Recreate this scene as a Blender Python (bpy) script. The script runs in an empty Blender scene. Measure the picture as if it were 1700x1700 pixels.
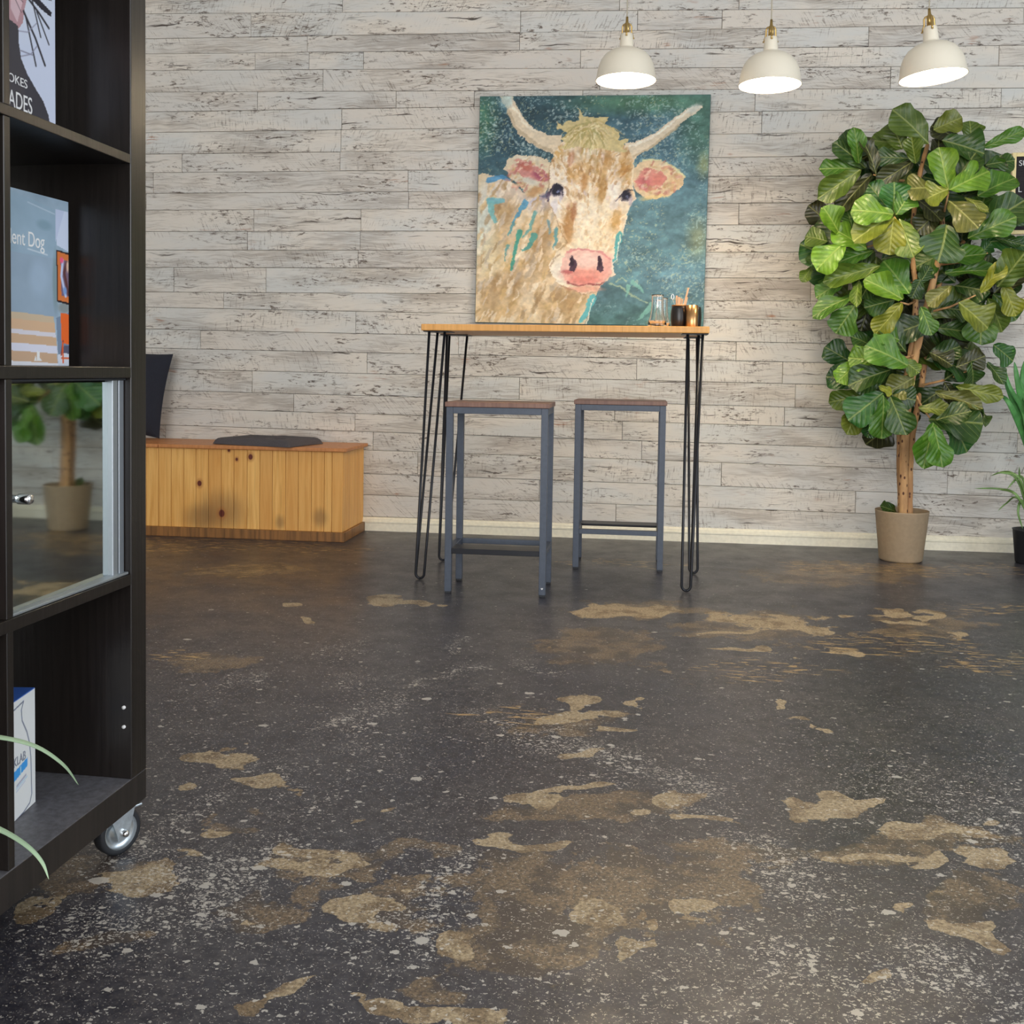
import bpy, bmesh, math, random
import numpy as np
from mathutils import Vector, Matrix

random.seed(7); rng = np.random.default_rng(7)
sc = bpy.context.scene
COL = sc.collection

# ------------------------------------------------------------------ camera
F, EYE, CX, CY = 1700.0, 0.83, 850.0, 690.0
YAW, PITCH, ROLL = math.radians(7.0), math.radians(2.5), math.radians(0.85)
fw = Vector((-math.sin(YAW) * math.cos(PITCH), math.cos(YAW) * math.cos(PITCH), -math.sin(PITCH)))
r0 = Vector((math.cos(YAW), math.sin(YAW), 0)); u0 = r0.cross(fw)
rt = r0 * math.cos(ROLL) + u0 * math.sin(ROLL); up = u0 * math.cos(ROLL) - r0 * math.sin(ROLL)
CAMPOS = Vector((0, 0, EYE))
cd = bpy.data.cameras.new('camera'); cam = bpy.data.objects.new('camera', cd); COL.objects.link(cam)
cd.sensor_fit = 'HORIZONTAL'; cd.sensor_width = 36; cd.lens = 36 * F / 1700
cd.shift_y = -(850 - CY) / 1700; cd.clip_start = 0.05; cd.clip_end = 200
M = Matrix((rt, up, -fw)).transposed().to_4x4(); M.translation = CAMPOS
cam.matrix_world = M
sc.camera = cam

# ------------------------------------------------------------------ light
w = bpy.data.worlds.new('sky'); sc.world = w; w.use_nodes = True
wb = w.node_tree.nodes['Background']; wb.inputs[0].default_value = (0.72, 0.82, 1.0, 1); wb.inputs[1].default_value = 1.0

def area(name, loc, look, sx, sy, power, color):
    l = bpy.data.lights.new(name, 'AREA'); l.shape = 'RECTANGLE'; l.size = sx; l.size_y = sy
    l.energy = power; l.color = color
    o = bpy.data.objects.new(name, l); COL.objects.link(o); o.location = loc
    o.rotation_euler = Vector(look).to_track_quat('-Z', 'Y').to_euler(); return o
# daylight entering through the shop front behind the camera and the side window on the right
area('daylight_shopfront', (-0.1, -3.42, 1.5), (0, 1, 0.0), 5.6, 2.6, 245, (1.0, 0.98, 0.952))
area('daylight_side_window', (3.52, 1.2, 1.6), (-1, 0.1, -0.0), 2.8, 2.2, 62, (0.84, 0.93, 1.0))
sc.view_settings.view_transform = 'Standard'; sc.view_settings.look = 'None'
sc.view_settings.exposure = 0.0; sc.view_settings.gamma = 1.0; sc.view_settings.use_curve_mapping = False

# ------------------------------------------------------------------ helpers
def at(u, v, y):
    """photo direction (u, v) met with the upright plane at distance y"""
    d = fw + rt * ((u - CX) / F) - up * ((v - CY) / F)
    return CAMPOS + d * (y / d.y)
def at_floor(u, v, z=0.0):
    d = fw + rt * ((u - CX) / F) - up * ((v - CY) / F)
    return CAMPOS + d * ((z - EYE) / d.z)

def tag(o, label=None, cat=None, group=None, kind=None):
    if label: o['label'] = label
    if cat: o['category'] = cat
    if group: o['group'] = group
    if kind: o['kind'] = kind
    return o
def empty(name, loc=(0, 0, 0), rz=0.0):
    o = bpy.data.objects.new(name, None); COL.objects.link(o); o.location = loc
    o.rotation_euler = (0, 0, rz); o.empty_display_size = 0.05; return o
def link(name, me, mat=None, parent=None):
    o = bpy.data.objects.new(name, me); COL.objects.link(o)
    if mat and not me.materials: me.materials.append(mat)
    if parent: o.parent = parent
    return o

class MB:
    def __init__(s): s.v = []; s.f = []; s.sm = []
    def add(s, vs, fs, smooth=False):
        b = len(s.v); s.v += [tuple(p) for p in vs]
        s.f += [tuple(b + i for i in f) for f in fs]; s.sm += [smooth] * len(fs); return s
    def box(s, x0, x1, y0, y1, z0, z1, bev=0.0):
        bm = bmesh.new(); bmesh.ops.create_cube(bm, size=1)
        for v in bm.verts:
            v.co = ((x0 + x1) / 2 + v.co.x * (x1 - x0), (y0 + y1) / 2 + v.co.y * (y1 - y0), (z0 + z1) / 2 + v.co.z * (z1 - z0))
        if bev: bmesh.ops.bevel(bm, geom=bm.edges[:], offset=bev, segments=2, affect='EDGES', profile=0.5)
        bm.verts.index_update()
        s.add([v.co[:] for v in bm.verts], [[v.index for v in f.verts] for f in bm.faces]); bm.free(); return s
    def tube(s, pts, r, n=10, cap=True):
        pts = [Vector(p) for p in pts]; rs = r if isinstance(r, (list, tuple)) else [r] * len(pts)
        vs = []; prev = None
        for i, p in enumerate(pts):
            t = (pts[min(i + 1, len(pts) - 1)] - pts[max(i - 1, 0)]).normalized()
            if prev is None:
                a = Vector((1, 0, 0)) if abs(t.x) < 0.8 else Vector((0, 1, 0))
                prev = (a - t * a.dot(t)).normalized()
            else: prev = (prev - t * prev.dot(t)).normalized()
            q = t.cross(prev)
            for k in range(n):
                an = 2 * math.pi * k / n; vs.append(p + (prev * math.cos(an) + q * math.sin(an)) * rs[i])
        fs = [(i * n + k, i * n + (k + 1) % n, (i + 1) * n + (k + 1) % n, (i + 1) * n + k) for i in range(len(pts) - 1) for k in range(n)]
        s.add(vs, fs, True)
        if cap:
            b = len(s.v) - len(vs)
            s.f += [tuple(b + k for k in reversed(range(n))), tuple(b + (len(pts) - 1) * n + k for k in range(n))]; s.sm += [False, False]
        return s
    def lathe(s, prof, n=40, c=(0, 0, 0), axis='z'):
        vs = []
        for (r, h) in prof:
            for k in range(n):
                a = 2 * math.pi * k / n
                if axis == 'z': vs.append((c[0] + r * math.cos(a), c[1] + r * math.sin(a), c[2] + h))
                else: vs.append((c[0] + h, c[1] + r * math.cos(a), c[2] + r * math.sin(a)))
        fs = [(i * n + k, i * n + (k + 1) % n, (i + 1) * n + (k + 1) % n, (i + 1) * n + k) for i in range(len(prof) - 1) for k in range(n)]
        return s.add(vs, fs, True)
    def mesh(s, name):
        me = bpy.data.meshes.new(name); me.from_pydata(s.v, [], s.f)
        me.polygons.foreach_set('use_smooth', s.sm); me.update(); return me
    def build(s, name, mat, parent=None): return link(name, s.mesh(name), mat, parent)

def lin(c):
    c = np.asarray(c, float) / 255.0
    return np.where(c <= 0.04045, c / 12.92, ((c + 0.055) / 1.055) ** 2.4)
def L(r, g, b, k=1.0):
    q = lin((r, g, b)) / k; return (float(min(q[0], .95)), float(min(q[1], .95)), float(min(q[2], .95)), 1)

class NT:
    def __init__(s, name):
        s.m = bpy.data.materials.new(name); s.m.use_nodes = True; s.t = s.m.node_tree; s.n = s.t.nodes
        s.b = s.n['Principled BSDF']
    def node(s, typ, **kw):
        n = s.n.new(typ)
        for k, v in kw.items(): setattr(n, k, v)
        return n
    def l(s, a, b): s.t.links.new(a, b)
    def val(s, sock, v):
        if hasattr(v, 'is_linked') or isinstance(v, bpy.types.NodeSocket): s.l(v, sock)
        else: sock.default_value = v
    def math(s, op, a, b=0.0, clamp=False):
        n = s.node('ShaderNodeMath', operation=op, use_clamp=clamp); s.val(n.inputs[0], a); s.val(n.inputs[1], b); return n.outputs[0]
    def vmath(s, op, a, b):
        n = s.node('ShaderNodeVectorMath', operation=op); s.val(n.inputs[0], a); s.val(n.inputs[1], b)
        return n.outputs['Value'] if op in ('LENGTH', 'DISTANCE', 'DOT_PRODUCT') else n.outputs[0]
    def noise(s, vec, scale, detail=4, rough=0.55, dist=0.0):
        n = s.node('ShaderNodeTexNoise'); s.l(vec, n.inputs['Vector']); n.inputs['Scale'].default_value = scale
        n.inputs['Detail'].default_value = detail; n.inputs['Roughness'].default_value = rough; n.inputs['Distortion'].default_value = dist
        return n.outputs['Fac']
    def voro(s, vec, scale):
        n = s.node('ShaderNodeTexVoronoi'); s.l(vec, n.inputs['Vector']); n.inputs['Scale'].default_value = scale; return n
    def scale(s, vec, xyz): return s.vmath('MULTIPLY', vec, xyz)
    def ramp(s, fac, a, b, lo=0.0, hi=1.0):
        n = s.node('ShaderNodeMapRange', interpolation_type='SMOOTHSTEP'); s.val(n.inputs[0], fac)
        for i, x in enumerate((a, b, lo, hi)): n.inputs[i + 1].default_value = x
        return n.outputs[0]
    def mix(s, fac, a, b, blend='MIX'):
        n = s.node('ShaderNodeMix', data_type='RGBA', blend_type=blend); s.val(n.inputs['Factor'], fac)
        for sock, v in ((n.inputs[6], a), (n.inputs[7], b)): s.val(sock, v)
        return n.outputs[2]
    def pos(s): return s.node('ShaderNodeNewGeometry').outputs['Position']
    def obj(s): return s.node('ShaderNodeTexCoord').outputs['Object']
    def info(s): return s.node('ShaderNodeObjectInfo')
    def attr(s, name):
        n = s.node('ShaderNodeAttribute'); n.attribute_name = name; return n
    def sep(s, v):
        n = s.node('ShaderNodeSeparateXYZ'); s.l(v, n.inputs[0]); return n.outputs
    def comb(s, x, y, z):
        n = s.node('ShaderNodeCombineXYZ'); s.val(n.inputs[0], x); s.val(n.inputs[1], y); s.val(n.inputs[2], z); return n.outputs[0]
    def bump(s, h, strength=0.3, dist=0.01):
        n = s.node('ShaderNodeBump'); s.l(h, n.inputs['Height']); n.inputs['Strength'].default_value = strength
        n.inputs['Distance'].default_value = dist; s.l(n.outputs[0], s.b.inputs['Normal'])
    def set(s, **kw):
        for k, v in kw.items():
            s.val(s.b.inputs[{'col': 'Base Color', 'rough': 'Roughness', 'metal': 'Metallic', 'spec': 'Specular IOR Level', 'trans': 'Transmission Weight', 'coat': 'Coat Weight', 'ior': 'IOR', 'alpha': 'Alpha'}[k]], v)
        return s
def plain(name, col, rough=0.5, metal=0.0, grain=0.0, gscale=(60, 60, 60), **kw):
    t = NT(name); c = col
    if grain:
        n = t.noise(t.scale(t.obj(), gscale), 1.0, 4)
        lo = tuple(x * (1 - grain) for x in col[:3]) + (1,); hi = tuple(min(1, x * (1 + grain)) for x in col[:3]) + (1,)
        c = t.mix(t.ramp(n, .3, .7), lo, hi); t.bump(n, 0.15, 0.002)
    t.set(col=c, rough=rough, metal=metal, **kw); return t.m
def emit(name, col, strength):
    t = NT(name); t.set(col=(1, 1, 1, 1)); t.b.inputs['Emission Color'].default_value = col; t.b.inputs['Emission Strength'].default_value = strength; return t.m

MAT = {}
# ---- whitewashed reclaimed timber
def plank_mat():
    t = NT('whitewashed_timber'); inf = t.info(); rnd = inf.outputs['Random']
    off = t.comb(t.math('MULTIPLY', rnd, 37.0), t.math('MULTIPLY', rnd, 91.0), t.math('MULTIPLY', rnd, 53.0))
    p = t.vmath('ADD', t.pos(), off)
    zone = t.noise(t.scale(p, (1.6, 1, 7.0)), 1.0, 3)                       # where the paint has gone thin
    zone2 = t.noise(t.scale(p, (3.5, 1, 14.0)), 1.0, 4)
    wob = t.noise(t.scale(p, (5, 1, 9)), 1.0, 2)
    wp = t.vmath('ADD', p, t.comb(0, 0, t.math('MULTIPLY', wob, 0.05)))
    grain = t.noise(t.scale(wp, (9, 1, 190)), 1.0, 6, 0.65)
    flake = t.noise(t.scale(wp, (26, 1, 95)), 1.0, 5, 0.7)
    crack = t.noise(t.scale(wp, (2.6, 1, 90)), 1.0, 4, 0.6)
    # rough-sawn marks running slantwise across the board
    x, y, z = t.sep(p)
    slant = t.math('ADD', t.math('MULTIPLY', x, 1.0), t.math('MULTIPLY', z, t.math('SUBTRACT', t.math('MULTIPLY', rnd, 1.6), 0.5)))
    saw = t.noise(t.comb(t.math('MULTIPLY', slant, 100.0), 0.0, t.math('MULTIPLY', z, 14.0)), 1.0, 4, 0.65)
    sawzone = t.ramp(t.noise(t.scale(p, (2.2, 1, 9.0)), 1.0, 2), 0.44, 0.60)
    paint_a = t.mix(t.ramp(t.noise(t.scale(p, (2, 1, 6)), 1.0, 4), .35, .65), L(207, 200, 189, .80), L(194, 194, 190, .80))
    paint = t.mix(t.ramp(rnd, 0.0, 1.0, 0, .55), paint_a, L(194, 188, 180, .80))
    thin = t.ramp(t.math('ADD', zone, t.math('MULTIPLY', t.math('SUBTRACT', grain, .5), 0.9)), 0.46, 0.74)
    c = t.mix(t.math('MULTIPLY', thin, .62), paint, L(138, 128, 118, .80))
    m1 = t.math('MULTIPLY', t.ramp(flake, 0.545, 0.61), t.ramp(zone2, 0.455, 0.62))
    c = t.mix(t.math('MULTIPLY', m1, .85), c, L(84, 70, 60, .80))
    m2 = t.math('MULTIPLY', t.ramp(crack, 0.635, 0.675), t.ramp(zone2, 0.38, 0.55))
    c = t.mix(t.math('MULTIPLY', m2, .9), c, L(56, 46, 40, .80))
    m3 = t.math('MULTIPLY', t.math('MULTIPLY', t.ramp(saw, 0.54, 0.63), sawzone), t.ramp(grain, .36, .52))
    c = t.mix(t.math('MULTIPLY', m3, .6), c, L(104, 92, 82, .80))
    rust = t.math('MULTIPLY', t.ramp(t.noise(t.scale(p, (4.3, 1, 12)), 1.0, 3), 0.66, 0.74), t.ramp(grain, .45, .6))
    c = t.mix(t.math('MULTIPLY', rust, .7), c, L(150, 96, 60, .80))
    t.set(col=c, rough=0.72, spec=0.25)
    h = t.math('SUBTRACT', t.math('ADD', grain, t.math('MULTIPLY', saw, .6)), t.math('ADD', m2, m1)); t.bump(h, 0.35, 0.003)
    return t.m
MAT['plank'] = plank_mat()
MAT['backing'] = plain('dark_gap_timber', L(70, 62, 55), .9)
MAT['white'] = plain('painted_white', L(226, 220, 200, .85), .45, grain=.05)
MAT['plaster'] = plain('pale_plaster', (0.66, 0.64, 0.60, 1), .85)
MAT['ceil'] = plain('ceiling_paint', (0.75, 0.74, 0.71, 1), .9)

# ---- worn concrete floor
def floor_mat():
    t = NT('worn_painted_concrete'); p = t.pos()
    tan = t.attr('tan').outputs['Fac']; brn = t.attr('brown').outputs['Fac']; chip = t.attr('chip').outputs['Fac']; scr = t.attr('scratch').outputs['Fac']
    n1 = t.noise(p, 7.0, 8, 0.62); n2 = t.noise(p, 38.0, 6, 0.65); n3 = t.noise(p, 2.1, 5, .6); n4 = t.noise(t.scale(p, (160, 160, 1)), 1.0, 4, .7)
    base = t.mix(t.ramp(n3, .35, .65), L(49, 51, 62, .88), L(67, 65, 69, .88))
    base = t.mix(t.ramp(n2, .38, .62), base, L(40, 40, 48, .80)); base = t.mix(t.math('MULTIPLY', t.ramp(n4, .42, .30), .5), base, L(30, 30, 36, .80))
    base = t.mix(t.math('MULTIPLY', t.ramp(n4, .52, .70), .35), base, L(120, 112, 104, .80))
    f2 = t.math('ADD', brn, t.math('ADD', t.math('MULTIPLY', t.math('SUBTRACT', n1, .5), 1.0), t.math('MULTIPLY', t.math('SUBTRACT', n2, .5), .5)))
    mb = t.ramp(f2, .47, .53)
    stain = t.mix(t.ramp(n4, .35, .65), L(70, 59, 50, .84), L(130, 111, 86, .84))
    stain = t.mix(t.math('MULTIPLY', t.ramp(t.noise(p, 9, 7, .68), .46, .56), .9), stain, L(58, 51, 48, .80))
    c = t.mix(t.math('MULTIPLY', mb, .85), base, stain)
    f1 = t.math('ADD', tan, t.math('ADD', t.math('MULTIPLY', t.math('SUBTRACT', n1, .5), .9), t.math('MULTIPLY', t.math('SUBTRACT', n2, .5), .42)))
    mt = t.ramp(f1, .49, .515)
    bare = t.mix(t.ramp(n4, .32, .68), L(118, 102, 78, .84), L(180, 162, 132, .84))
    bare = t.mix(t.math('MULTIPLY', t.ramp(t.noise(p, 14, 6, .65), .49, .60), .8), bare, t.mix(t.ramp(n4, .35, .65), L(76, 62, 48, .80), L(118, 98, 72, .80)))
    c = t.mix(t.math('MULTIPLY', mt, .92), c, bare)
    # small chips of white
    nz = t.node('ShaderNodeTexNoise'); t.l(p, nz.inputs['Vector']); nz.inputs['Scale'].default_value = 70; nz.inputs['Detail'].default_value = 4
    nz2 = t.node('ShaderNodeTexNoise'); t.l(p, nz2.inputs['Vector']); nz2.inputs['Scale'].default_value = 240
    wob = t.vmath('ADD', t.scale(p, (.8, 1.1, 1)), t.vmath('ADD', t.scale(nz.outputs['Color'], (.016, .016, 0)), t.scale(nz2.outputs['Color'], (.006, .006, 0))))
    chips = None
    for sc_, k, pw in ((15, .24, 14), (40, .34, 8), (95, .40, 5), (210, .46, 3.4), (430, .48, 3.0)):
        v = t.voro(wob, sc_); r = t.sep(v.outputs['Color'])[0]
        thr = t.math('MULTIPLY', t.math('MULTIPLY', t.math('POWER', r, pw), chip), k)
        m = t.math('LESS_THAN', t.math('ADD', v.outputs['Distance'], t.math('MULTIPLY', t.math('SUBTRACT', n2, .5), .15)), thr)
        chips = m if chips is None else t.math('MAXIMUM', chips, m)
    c = t.mix(t.math('MULTIPLY', chips, .75), c, L(184, 180, 172, .80))
    # straw-coloured scratches, long in x
    sn = t.noise(t.vmath('ADD', t.scale(p, (16, 70, 1)), t.comb(t.math('MULTIPLY', n1, 2.0), 0, 0)), 1.0, 4, .6)
    ms = t.math('MULTIPLY', t.ramp(sn, .55, .61), t.ramp(t.math('ADD', scr, t.math('MULTIPLY', t.math('SUBTRACT', n1, .5), .8)), .28, .5))
    c = t.mix(t.math('MULTIPLY', ms, .8), c, L(172, 142, 94, .80))
    t.set(col=c, rough=t.mix(mt, t.mix(t.ramp(n1, .3, .7), (.30, .30, .30, 1), (.42, .42, .42, 1)), (.5, .5, .5, 1)), spec=0.5)
    h = t.math('SUBTRACT', t.math('MULTIPLY', n2, .5), t.math('MULTIPLY', mt, .8)); t.bump(h, 0.12, 0.004)
    return t.m
MAT['floor'] = floor_mat()

def pine_mat(name, a, b, knots=(), smudge=(), tint=None):
    t = NT(name); inf = t.info(); rnd = inf.outputs['Random']
    off = t.comb(t.math('MULTIPLY', rnd, 31.0), 0, t.math('MULTIPLY', rnd, 17.0))
    p0 = t.pos(); p = t.vmath('ADD', p0, off)
    g = t.noise(t.scale(p, (60, 60, 3.0)), 1.0, 4, .55, 0.6); g2 = t.noise(t.scale(p, (160, 160, 5)), 1.0, 3)
    c = t.mix(t.ramp(g, .35, .68), a, b); c = t.mix(t.math('MULTIPLY', t.ramp(g2, .5, .75), .3), c, tuple(x * .6 for x in b[:3]) + (1,))
    if tint: c = t.mix(t.ramp(rnd, 0, 1, 0, .55), c, tint)
    for (x, z, rx, rz) in smudge:
        d = t.vmath('LENGTH', t.scale(t.vmath('SUBTRACT', p0, (x, 0, z)), (1 / rx, 0, 1 / rz)), (0, 0, 0))
        c = t.mix(t.math('MULTIPLY', t.ramp(t.math('ADD', d, t.math('MULTIPLY', g2, .6)), .5, 1.4, 1, 0), .55), c, L(108, 78, 48, .8))
    for (x, z, r) in knots:
        d = t.vmath('LENGTH', t.scale(t.vmath('SUBTRACT', p0, (x, 0, z)), (1 / r, 0, .8 / r)), (0, 0, 0))
        c = t.mix(t.math('MULTIPLY', t.ramp(d, 1.0, 2.2, 1, 0), .5), c, L(150, 88, 40, .8))
        c = t.mix(t.ramp(d, .75, 1.05, 1, 0), c, L(92, 36, 22, .8))
    t.set(col=c, rough=.42, spec=.4); t.bump(g, .08, .002); return t.m

# ------------------------------------------------------------------ the room
WY = 5.13; X0, X1, YF, ZC = -3.6, 3.6, -3.5, 3.3
# floor with wear map
def floor_fields(P):
    def wob(seed, wl):
        r = np.random.default_rng(seed); g = r.random((int(6 / wl) + 4, int(6 / wl) + 4)) - .5
        fx = np.clip((P[:, 0] + 2.8) / wl, 0, g.shape[1] - 2.01); fy = np.clip(P[:, 1] / wl, 0, g.shape[0] - 2.01); ix = fx.astype(int); iy = fy.astype(int); tx = fx - ix; ty = fy - iy
        tx = tx * tx * (3 - 2 * tx); ty = ty * ty * (3 - 2 * ty)
        return (g[iy, ix] * (1 - tx) + g[iy, ix + 1] * tx) * (1 - ty) + (g[iy + 1, ix] * (1 - tx) + g[iy + 1, ix + 1] * tx) * ty
    Q = P.copy()
    for k, (wl, am) in enumerate(((.34, .045), (.16, .06), (.08, .055), (.045, .045))):
        Q[:, 0] += wob(50 + k, wl) * am * 1.3; Q[:, 1] += wob(70 + k, wl) * am * 1.3
    n = len(P); fields = {k: np.zeros(n) for k in ('tan', 'brown', 'chip', 'scratch')}
    def blob(name, u, v, ru, rv, gain=1.0):
        c = at_floor(u, v); e = at_floor(u + ru, v); fpt = at_floor(u, v + rv); g = at_floor(u, v - rv)
        a = np.array([(e - c).x, (e - c).y]); b = np.array([(fpt - g).x, (fpt - g).y]) / 2
        Minv = np.linalg.inv(np.array([a, b]).T)
        q = (Q[:, :2] - np.array([c.x, c.y])) @ Minv.T
        d = np.sqrt((q ** 2).sum(1))
        fields[name] = np.maximum(fields[name], gain * np.clip(1 - .5 * d, 0, 1))
    for a in ((375,1245,46,15),(385,1262,30,9),(430,1297,50,13),(340,1407,36,8),(270,1452,58,20),(112,1497,48,24),(150,1480,30,10),(395,1362,45,10),
              (530,1412,50,14),(560,1440,40,12),(500,1440,30,10),(600,1520,55,22),(660,1500,30,10),(532,1660,58,20),(770,1682,95,22),(860,1697,60,20),
              (835,1398,65,10),(760,1545,45,25),(845,1315,45,10),(940,1302,60,6),(1100,1325,50,10),(1190,1350,40,8),(1060,1352,40,8),
              (1385,1335,80,14),(1440,1330,50,8),(1500,1385,80,12),(1600,1390,45,10),(1620,1432,45,14),(1640,1450,40,10),(1650,1570,70,14),(1580,1550,30,12),(1600,1500,30,8),
              (1475,1525,30,13),(1592,1357,24,8),(1345,1440,18,16),(1420,1440,60,10),(1530,1455,30,10),(950,1165,22,12),(965,1185,60,10),(920,1195,40,6),(1040,1212,38,8),(1035,1166,16,5),
              (1280,1165,22,7),(1330,1190,22,4),(1365,1198,14,5),(948,1253,22,9),(1000,1012,55,9),(1085,1012,45,9),(1200,1025,60,10),(1300,1035,75,13),(1360,1045,45,10),
              (1210,1050,60,4),(1225,1078,45,4),(1270,1085,35,3),(1395,1078,18,4),(1415,1022,14,4),(1470,1018,26,6),(1530,1022,30,7),(1500,1035,40,5),(1600,1055,20,5),(930,1072,12,3),
              (640,998,34,8),(690,1003,24,6),(735,1008,20,3),(495,1003,22,4),(520,1027,14,4),(310,1290,20,6),(400,1220,10,4),(630,1352,12,5),(690,1466,16,6),
              (1065,1525,14,20),(1075,1565,14,9),(1050,1590,40,12),(1000,1540,30,20),(1180,1500,30,10),(460,1442,24,9),(450,1500,10,6),(520,1455,40,5),(1410,1590,24,8)):
        blob('tan', *a)
    for a in ((1000,1480,235,70),(880,1550,130,50),(960,1345,170,26),(1160,1430,85,40),(1420,1425,170,28),(1640,1520,90,50),(540,1430,75,35),(430,1352,60,16),(480,1500,70,35),
              (640,1510,80,35),(1000,1070,100,30),(1540,1040,90,24),(430,945,95,10),(1250,1037,130,26),(1060,1010,110,14),(940,1200,90,20),(170,1440,80,40),(230,1550,90,18),(720,1640,40,20),(1400,950,160,18),(330,1100,70,18),(1550,1390,130,20),(700,1420,60,14)):
        blob('brown', *a, gain=.98)
    for a in ((380,906,150,9),(300,900,80,6),(560,912,60,5),(1500,945,170,10),(1380,938,80,8),(290,1092,44,10),(420,945,60,6),(1640,1010,60,10),(1000,935,60,4),(1080,938,50,4),(1480,1070,110,14),(1250,1110,120,10),(850,1190,70,14),(1620,1100,70,14)):
        blob('scratch', *a)
    # density of white chips: everywhere a little, heavy towards the front and along trails
    x, y = P[:, 0], P[:, 1]
    dens = np.interp(y, [0.5, 1.6, 2.4, 3.2, 4.2, 5.1], [.84, .82, .72, .56, .44, .34])
    def trail(pts, wd, g):
        nonlocal dens
        q = [at_floor(*p) for p in pts]; best = np.full(n, 9.)
        for a, b in zip(q, q[1:]):
            A = np.array([a.x, a.y]); D = np.array([b.x, b.y]) - A; tt = np.clip(((P[:, :2] - A) @ D) / (D @ D), 0, 1)
            best = np.minimum(best, np.linalg.norm(Q[:, :2] - A - tt[:, None] * D, axis=1))
        dens = dens + 1.1 * g * np.exp(-(best / wd) ** 2)
    trail([(380,1140),(520,1090),(600,1070)], .04, .5); trail([(560,1190),(640,1165),(700,1135),(770,1118),(772,1060)], .022, 1.0)
    trail([(575,1090),(590,1180),(585,1260)], .05, .4); trail([(430,1260),(560,1195)], .03, .5); trail([(940,1238),(1040,1265),(1150,1320)], .05, .8)
    trail([(860,1095),(910,1118)], .03, .8); trail([(960,1290),(1000,1300)], .03, .6); trail([(310,1330),(240,1400)], .05, .8); trail([(330,1450),(420,1430),(390,1500),(240,1530)], .07, .8)
    trail([(740,1440),(720,1500),(660,1550)], .04, .8); trail([(1230,1400),(1280,1450),(1330,1480)], .05, .7); trail([(1300,1560),(1480,1600),(1640,1680)], .05, .6); trail([(490,1270),(520,1380),(470,1420)], .03, .5)
    trail([(1500,1290),(1640,1400),(1690,1330)], .12, .35); trail([(1100,1660),(1300,1640),(1600,1680)], .15, .16); trail([(800,1190),(880,1220),(960,1200)], .06, .4)
    fields['chip'] = dens
    return fields
gx = np.concatenate([[X0, -2.9], np.arange(-2.6, 2.6, .016), [2.9, X1]]); gy = np.concatenate([[YF, -1.5, 0], np.arange(.7, 5.13, .016), [WY]])
XX, YY = np.meshgrid(gx, gy); P = np.stack([XX.ravel(), YY.ravel(), np.zeros(XX.size)], 1)
def grid_faces(nx, ny):
    i = np.arange(ny - 1)[:, None] * nx + np.arange(nx - 1)[None]
    return np.stack([i, i + 1, i + 1 + nx, i + nx], -1).reshape(-1, 4)
def np_mesh(name, V, Fq, smooth=False):
    me = bpy.data.meshes.new(name); me.vertices.add(len(V)); me.vertices.foreach_set('co', V.astype(np.float32).ravel())
    me.loops.add(Fq.size); me.loops.foreach_set('vertex_index', Fq.astype(np.int32).ravel())
    me.polygons.add(len(Fq)); me.polygons.foreach_set('loop_start', (np.arange(len(Fq)) * Fq.shape[1]).astype(np.int32))
    me.polygons.foreach_set('use_smooth', np.full(len(Fq), smooth)); me.update(calc_edges=True); return me
fm = np_mesh('floor', P, grid_faces(len(gx), len(gy)))
for k, a in floor_fields(P).items():
    at_ = fm.attributes.new(k, 'FLOAT', 'POINT'); at_.data.foreach_set('value', a.astype(np.float32))
tag(link('floor', fm, MAT['floor']), kind='structure')
def struct(name, mb, mat): return tag(mb.build(name, mat), kind='structure')
struct('ceiling', MB().box(X0, X1, YF, WY + .1, ZC, ZC + .1), MAT['ceil'])
struct('wall_left', MB().box(X0 - .1, X0, YF, WY + .1, 0, ZC), MAT['plaster'])
m = MB(); m.box(X1, X1 + .1, YF, -.3, 0, ZC); m.box(X1, X1 + .1, 2.7, WY + .1, 0, ZC); m.box(X1, X1 + .1, -.3, 2.7, 0, .45); m.box(X1, X1 + .1, -.3, 2.7, 2.75, ZC)
struct('wall_right', m, MAT['plaster'])
m = MB(); m.box(X0, -3.0, YF - .1, YF, 0, ZC); m.box(2.8, X1, YF - .1, YF, 0, ZC); m.box(-3.0, 2.8, YF - .1, YF, 0, .18); m.box(-3.0, 2.8, YF - .1, YF, 2.82, ZC)
struct('wall_front', m, MAT['plaster'])
MAT['alu'] = plain('brushed_aluminium', (.42, .46, .50, 1), .45, 0.8)
m = MB()
for x in (-2.99, -1.56, -.12, 1.32, 2.76): m.box(x - .03, x + .03, YF - .08, YF - .02, .18, 2.82)
struct('window_1', m, MAT['alu'])
m = MB()
for y in (-.28, 1.2, 2.68): m.box(X1 + .02, X1 + .08, y - .03, y + .03, .45, 2.75)
struct('window_2', m, MAT['alu'])

# ---- back wall of boards
wall = tag(MB().box(X0, X1, WY, WY + .1, 0, ZC).build('wall_back', MAT['backing']), kind='structure')
def wx(u): return at(u, 560, WY).x
rows_l = [3.3, 3.19, 3.08, 2.97, 2.86, 2.745, 2.633, 2.515, 2.434, 2.347, 2.237, 2.146, 2.041, 1.93, 1.834, 1.727, 1.64, 1.529, 1.433, 1.343, 1.215, 1.126]
joint_l = {5: [566], 6: [417], 7: [509], 8: [424, 512, 601], 9: [535], 10: [428, 655, 783], 11: [566], 12: [565], 13: [304, 564], 14: [257, 676], 15: [245, 677], 16: [423, 599], 17: [412, 598], 18: [595], 19: [291, 443], 20: [373]}
rows_r = [3.3, 3.2, 3.1, 2.98, 2.88, 2.78, 2.68, 2.58, 2.493, 2.40, 2.307, 2.203, 2.1, 1.994, 1.882, 1.789, 1.661, 1.556, 1.424, 1.299, 1.188, 1.097]
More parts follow.
